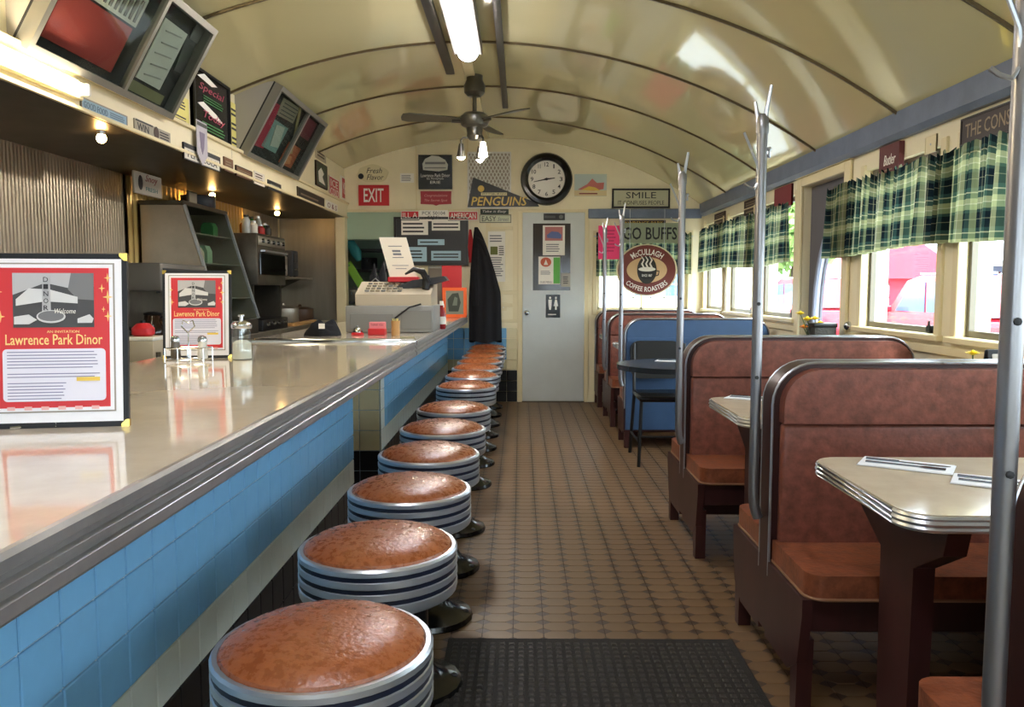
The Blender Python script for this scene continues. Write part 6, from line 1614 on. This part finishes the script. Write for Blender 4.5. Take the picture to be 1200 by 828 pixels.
def house(label, x0, x1, y, d, h, wall, roofm, wins, gable=False, roofh=1.2):
    """camera-side face at y, reaching back by d"""
    t = thing('house', label, 'building', ((x0 + x1) / 2, y, GZ))
    mb = MB(); mb.box(x0, x1, y, y + d, GZ, h); part('walls', mb, wall, t)
    mb = MB()
    if gable: mb.prism([(x0 - .3, h), (x1 + .3, h), ((x0 + x1) / 2, h + roofh)], (0, y - .3, 0), X3, Z3, (0, d + .6, 0))
    else: mb.prism([(y - .9, h - .15), (y + d + .3, h - .15), (y + d + .3, h + .05), (y + d / 2, h + roofh), (y - .9, h + .05)], (x0 - .3, 0, 0), Y3, Z3, (x1 - x0 + .6, 0, 0))
    part('roof', mb, roofm, t)
    for (wx, wz, ww, wh) in wins:
        mb = MB()
        for a, b, c, e in ((wx, wx + ww, wz, wz + .1), (wx, wx + ww, wz + wh - .1, wz + wh), (wx, wx + .1, wz, wz + wh), (wx + ww - .1, wx + ww, wz, wz + wh), (wx, wx + ww, wz + wh * .45, wz + wh * .45 + .07)):
            mb.box(a, b, y - .08, y + .02, c, e)
        wn = part('window', mb, HW, t)
        mb = MB(); mb.box(wx + .05, wx + ww - .05, y - .02, y - .005, wz + .05, wz + wh - .05); part('pane', mb, CGL, wn)
    return t
SLATE = mat('slate_siding', '5c6478', .7); WROOF = mat('white_metal_roof', 'd6dbda', .4); BRK = mat('red_shingle', 'b0283c', .7, var=.2, vscale=4); CRS = mat('cream_siding', 'cfcdb8', .7)
house('slate blue house with white framed windows beyond the parked car', 20.0, 31, 38, 8, 2.35, SLATE, WROOF, [(21.2, .35, 1.0, 1.6), (22.8, .35, 2.2, 1.6), (26, .35, 1.0, 1.6), (28, .35, 1.4, 1.6)], roofh=1.6)
house('red gabled building beyond the parked car', 14.2, 19.4, 36, 8, 1.6, BRK, mat('red_roof', 'b83a4a', .6), [(15.2, .2, 1.0, 1.2)], True, 2.0)
house('cream house far along the street', 5.5, 12.5, 48, 8, 3.4, CRS, WROOF, [(6.6, .6, 1.1, 1.7), (8.4, .6, 1.1, 1.7), (10.4, .6, 1.1, 1.7)], roofh=1.6)
house('cream house opposite the near windows', 24, 34, 8, 12, 3.2, CRS, WROOF, [(25, .6, 1.1, 1.7)], roofh=1.6)
def tree(label, x, y, h, r, col):
    t = thing('tree', label, 'tree', (x, y, GZ), 0, 'trees')
    mb = MB(); mb.tube([(x, y, GZ), (x + .1, y, GZ + h * .3), (x, y, GZ + h * .6)], [.22, .16, .08], 8); part('trunk', mb, BROWN, t)
    rr = random.Random(int(x * 7)); mb = MB()
    for k in range(900):
        d = Vector((rr.gauss(0, 1), rr.gauss(0, 1), rr.gauss(0, .8))).normalized() * r * rr.uniform(.55, 1)
        c = Vector((x, y, GZ + h * .68)) + d
        a = Vector((rr.uniform(-1, 1), rr.uniform(-1, 1), rr.uniform(-1, 1))).normalized() * .24; b = a.orthogonal().normalized() * .16
        mb.add([c - a, c - b, c + a, c + b], [(0, 1, 2, 3)])
    part('foliage', mb, mat('foliage_' + col, col, .8), t, kind='stuff', smooth=0)
tree('bushy green tree left of the red gabled building', 11.5, 34, 6, 2.2, '6f9c4a')
tree('light green tree between the cream house and the street', 9.0, 27, 5, 1.6, '8aa85a')
tree('green tree at the end of the parking lot behind the back window', 1.6, 24, 6, 2.2, '7f9a52')
house('pale shed behind the back window', -2, 3.2, 30, 6, 2.8, mat('pale_siding', 'cdd2cf', .7), WROOF, [(1.6, .5, 1.1, 1.5)], roofh=1.2)
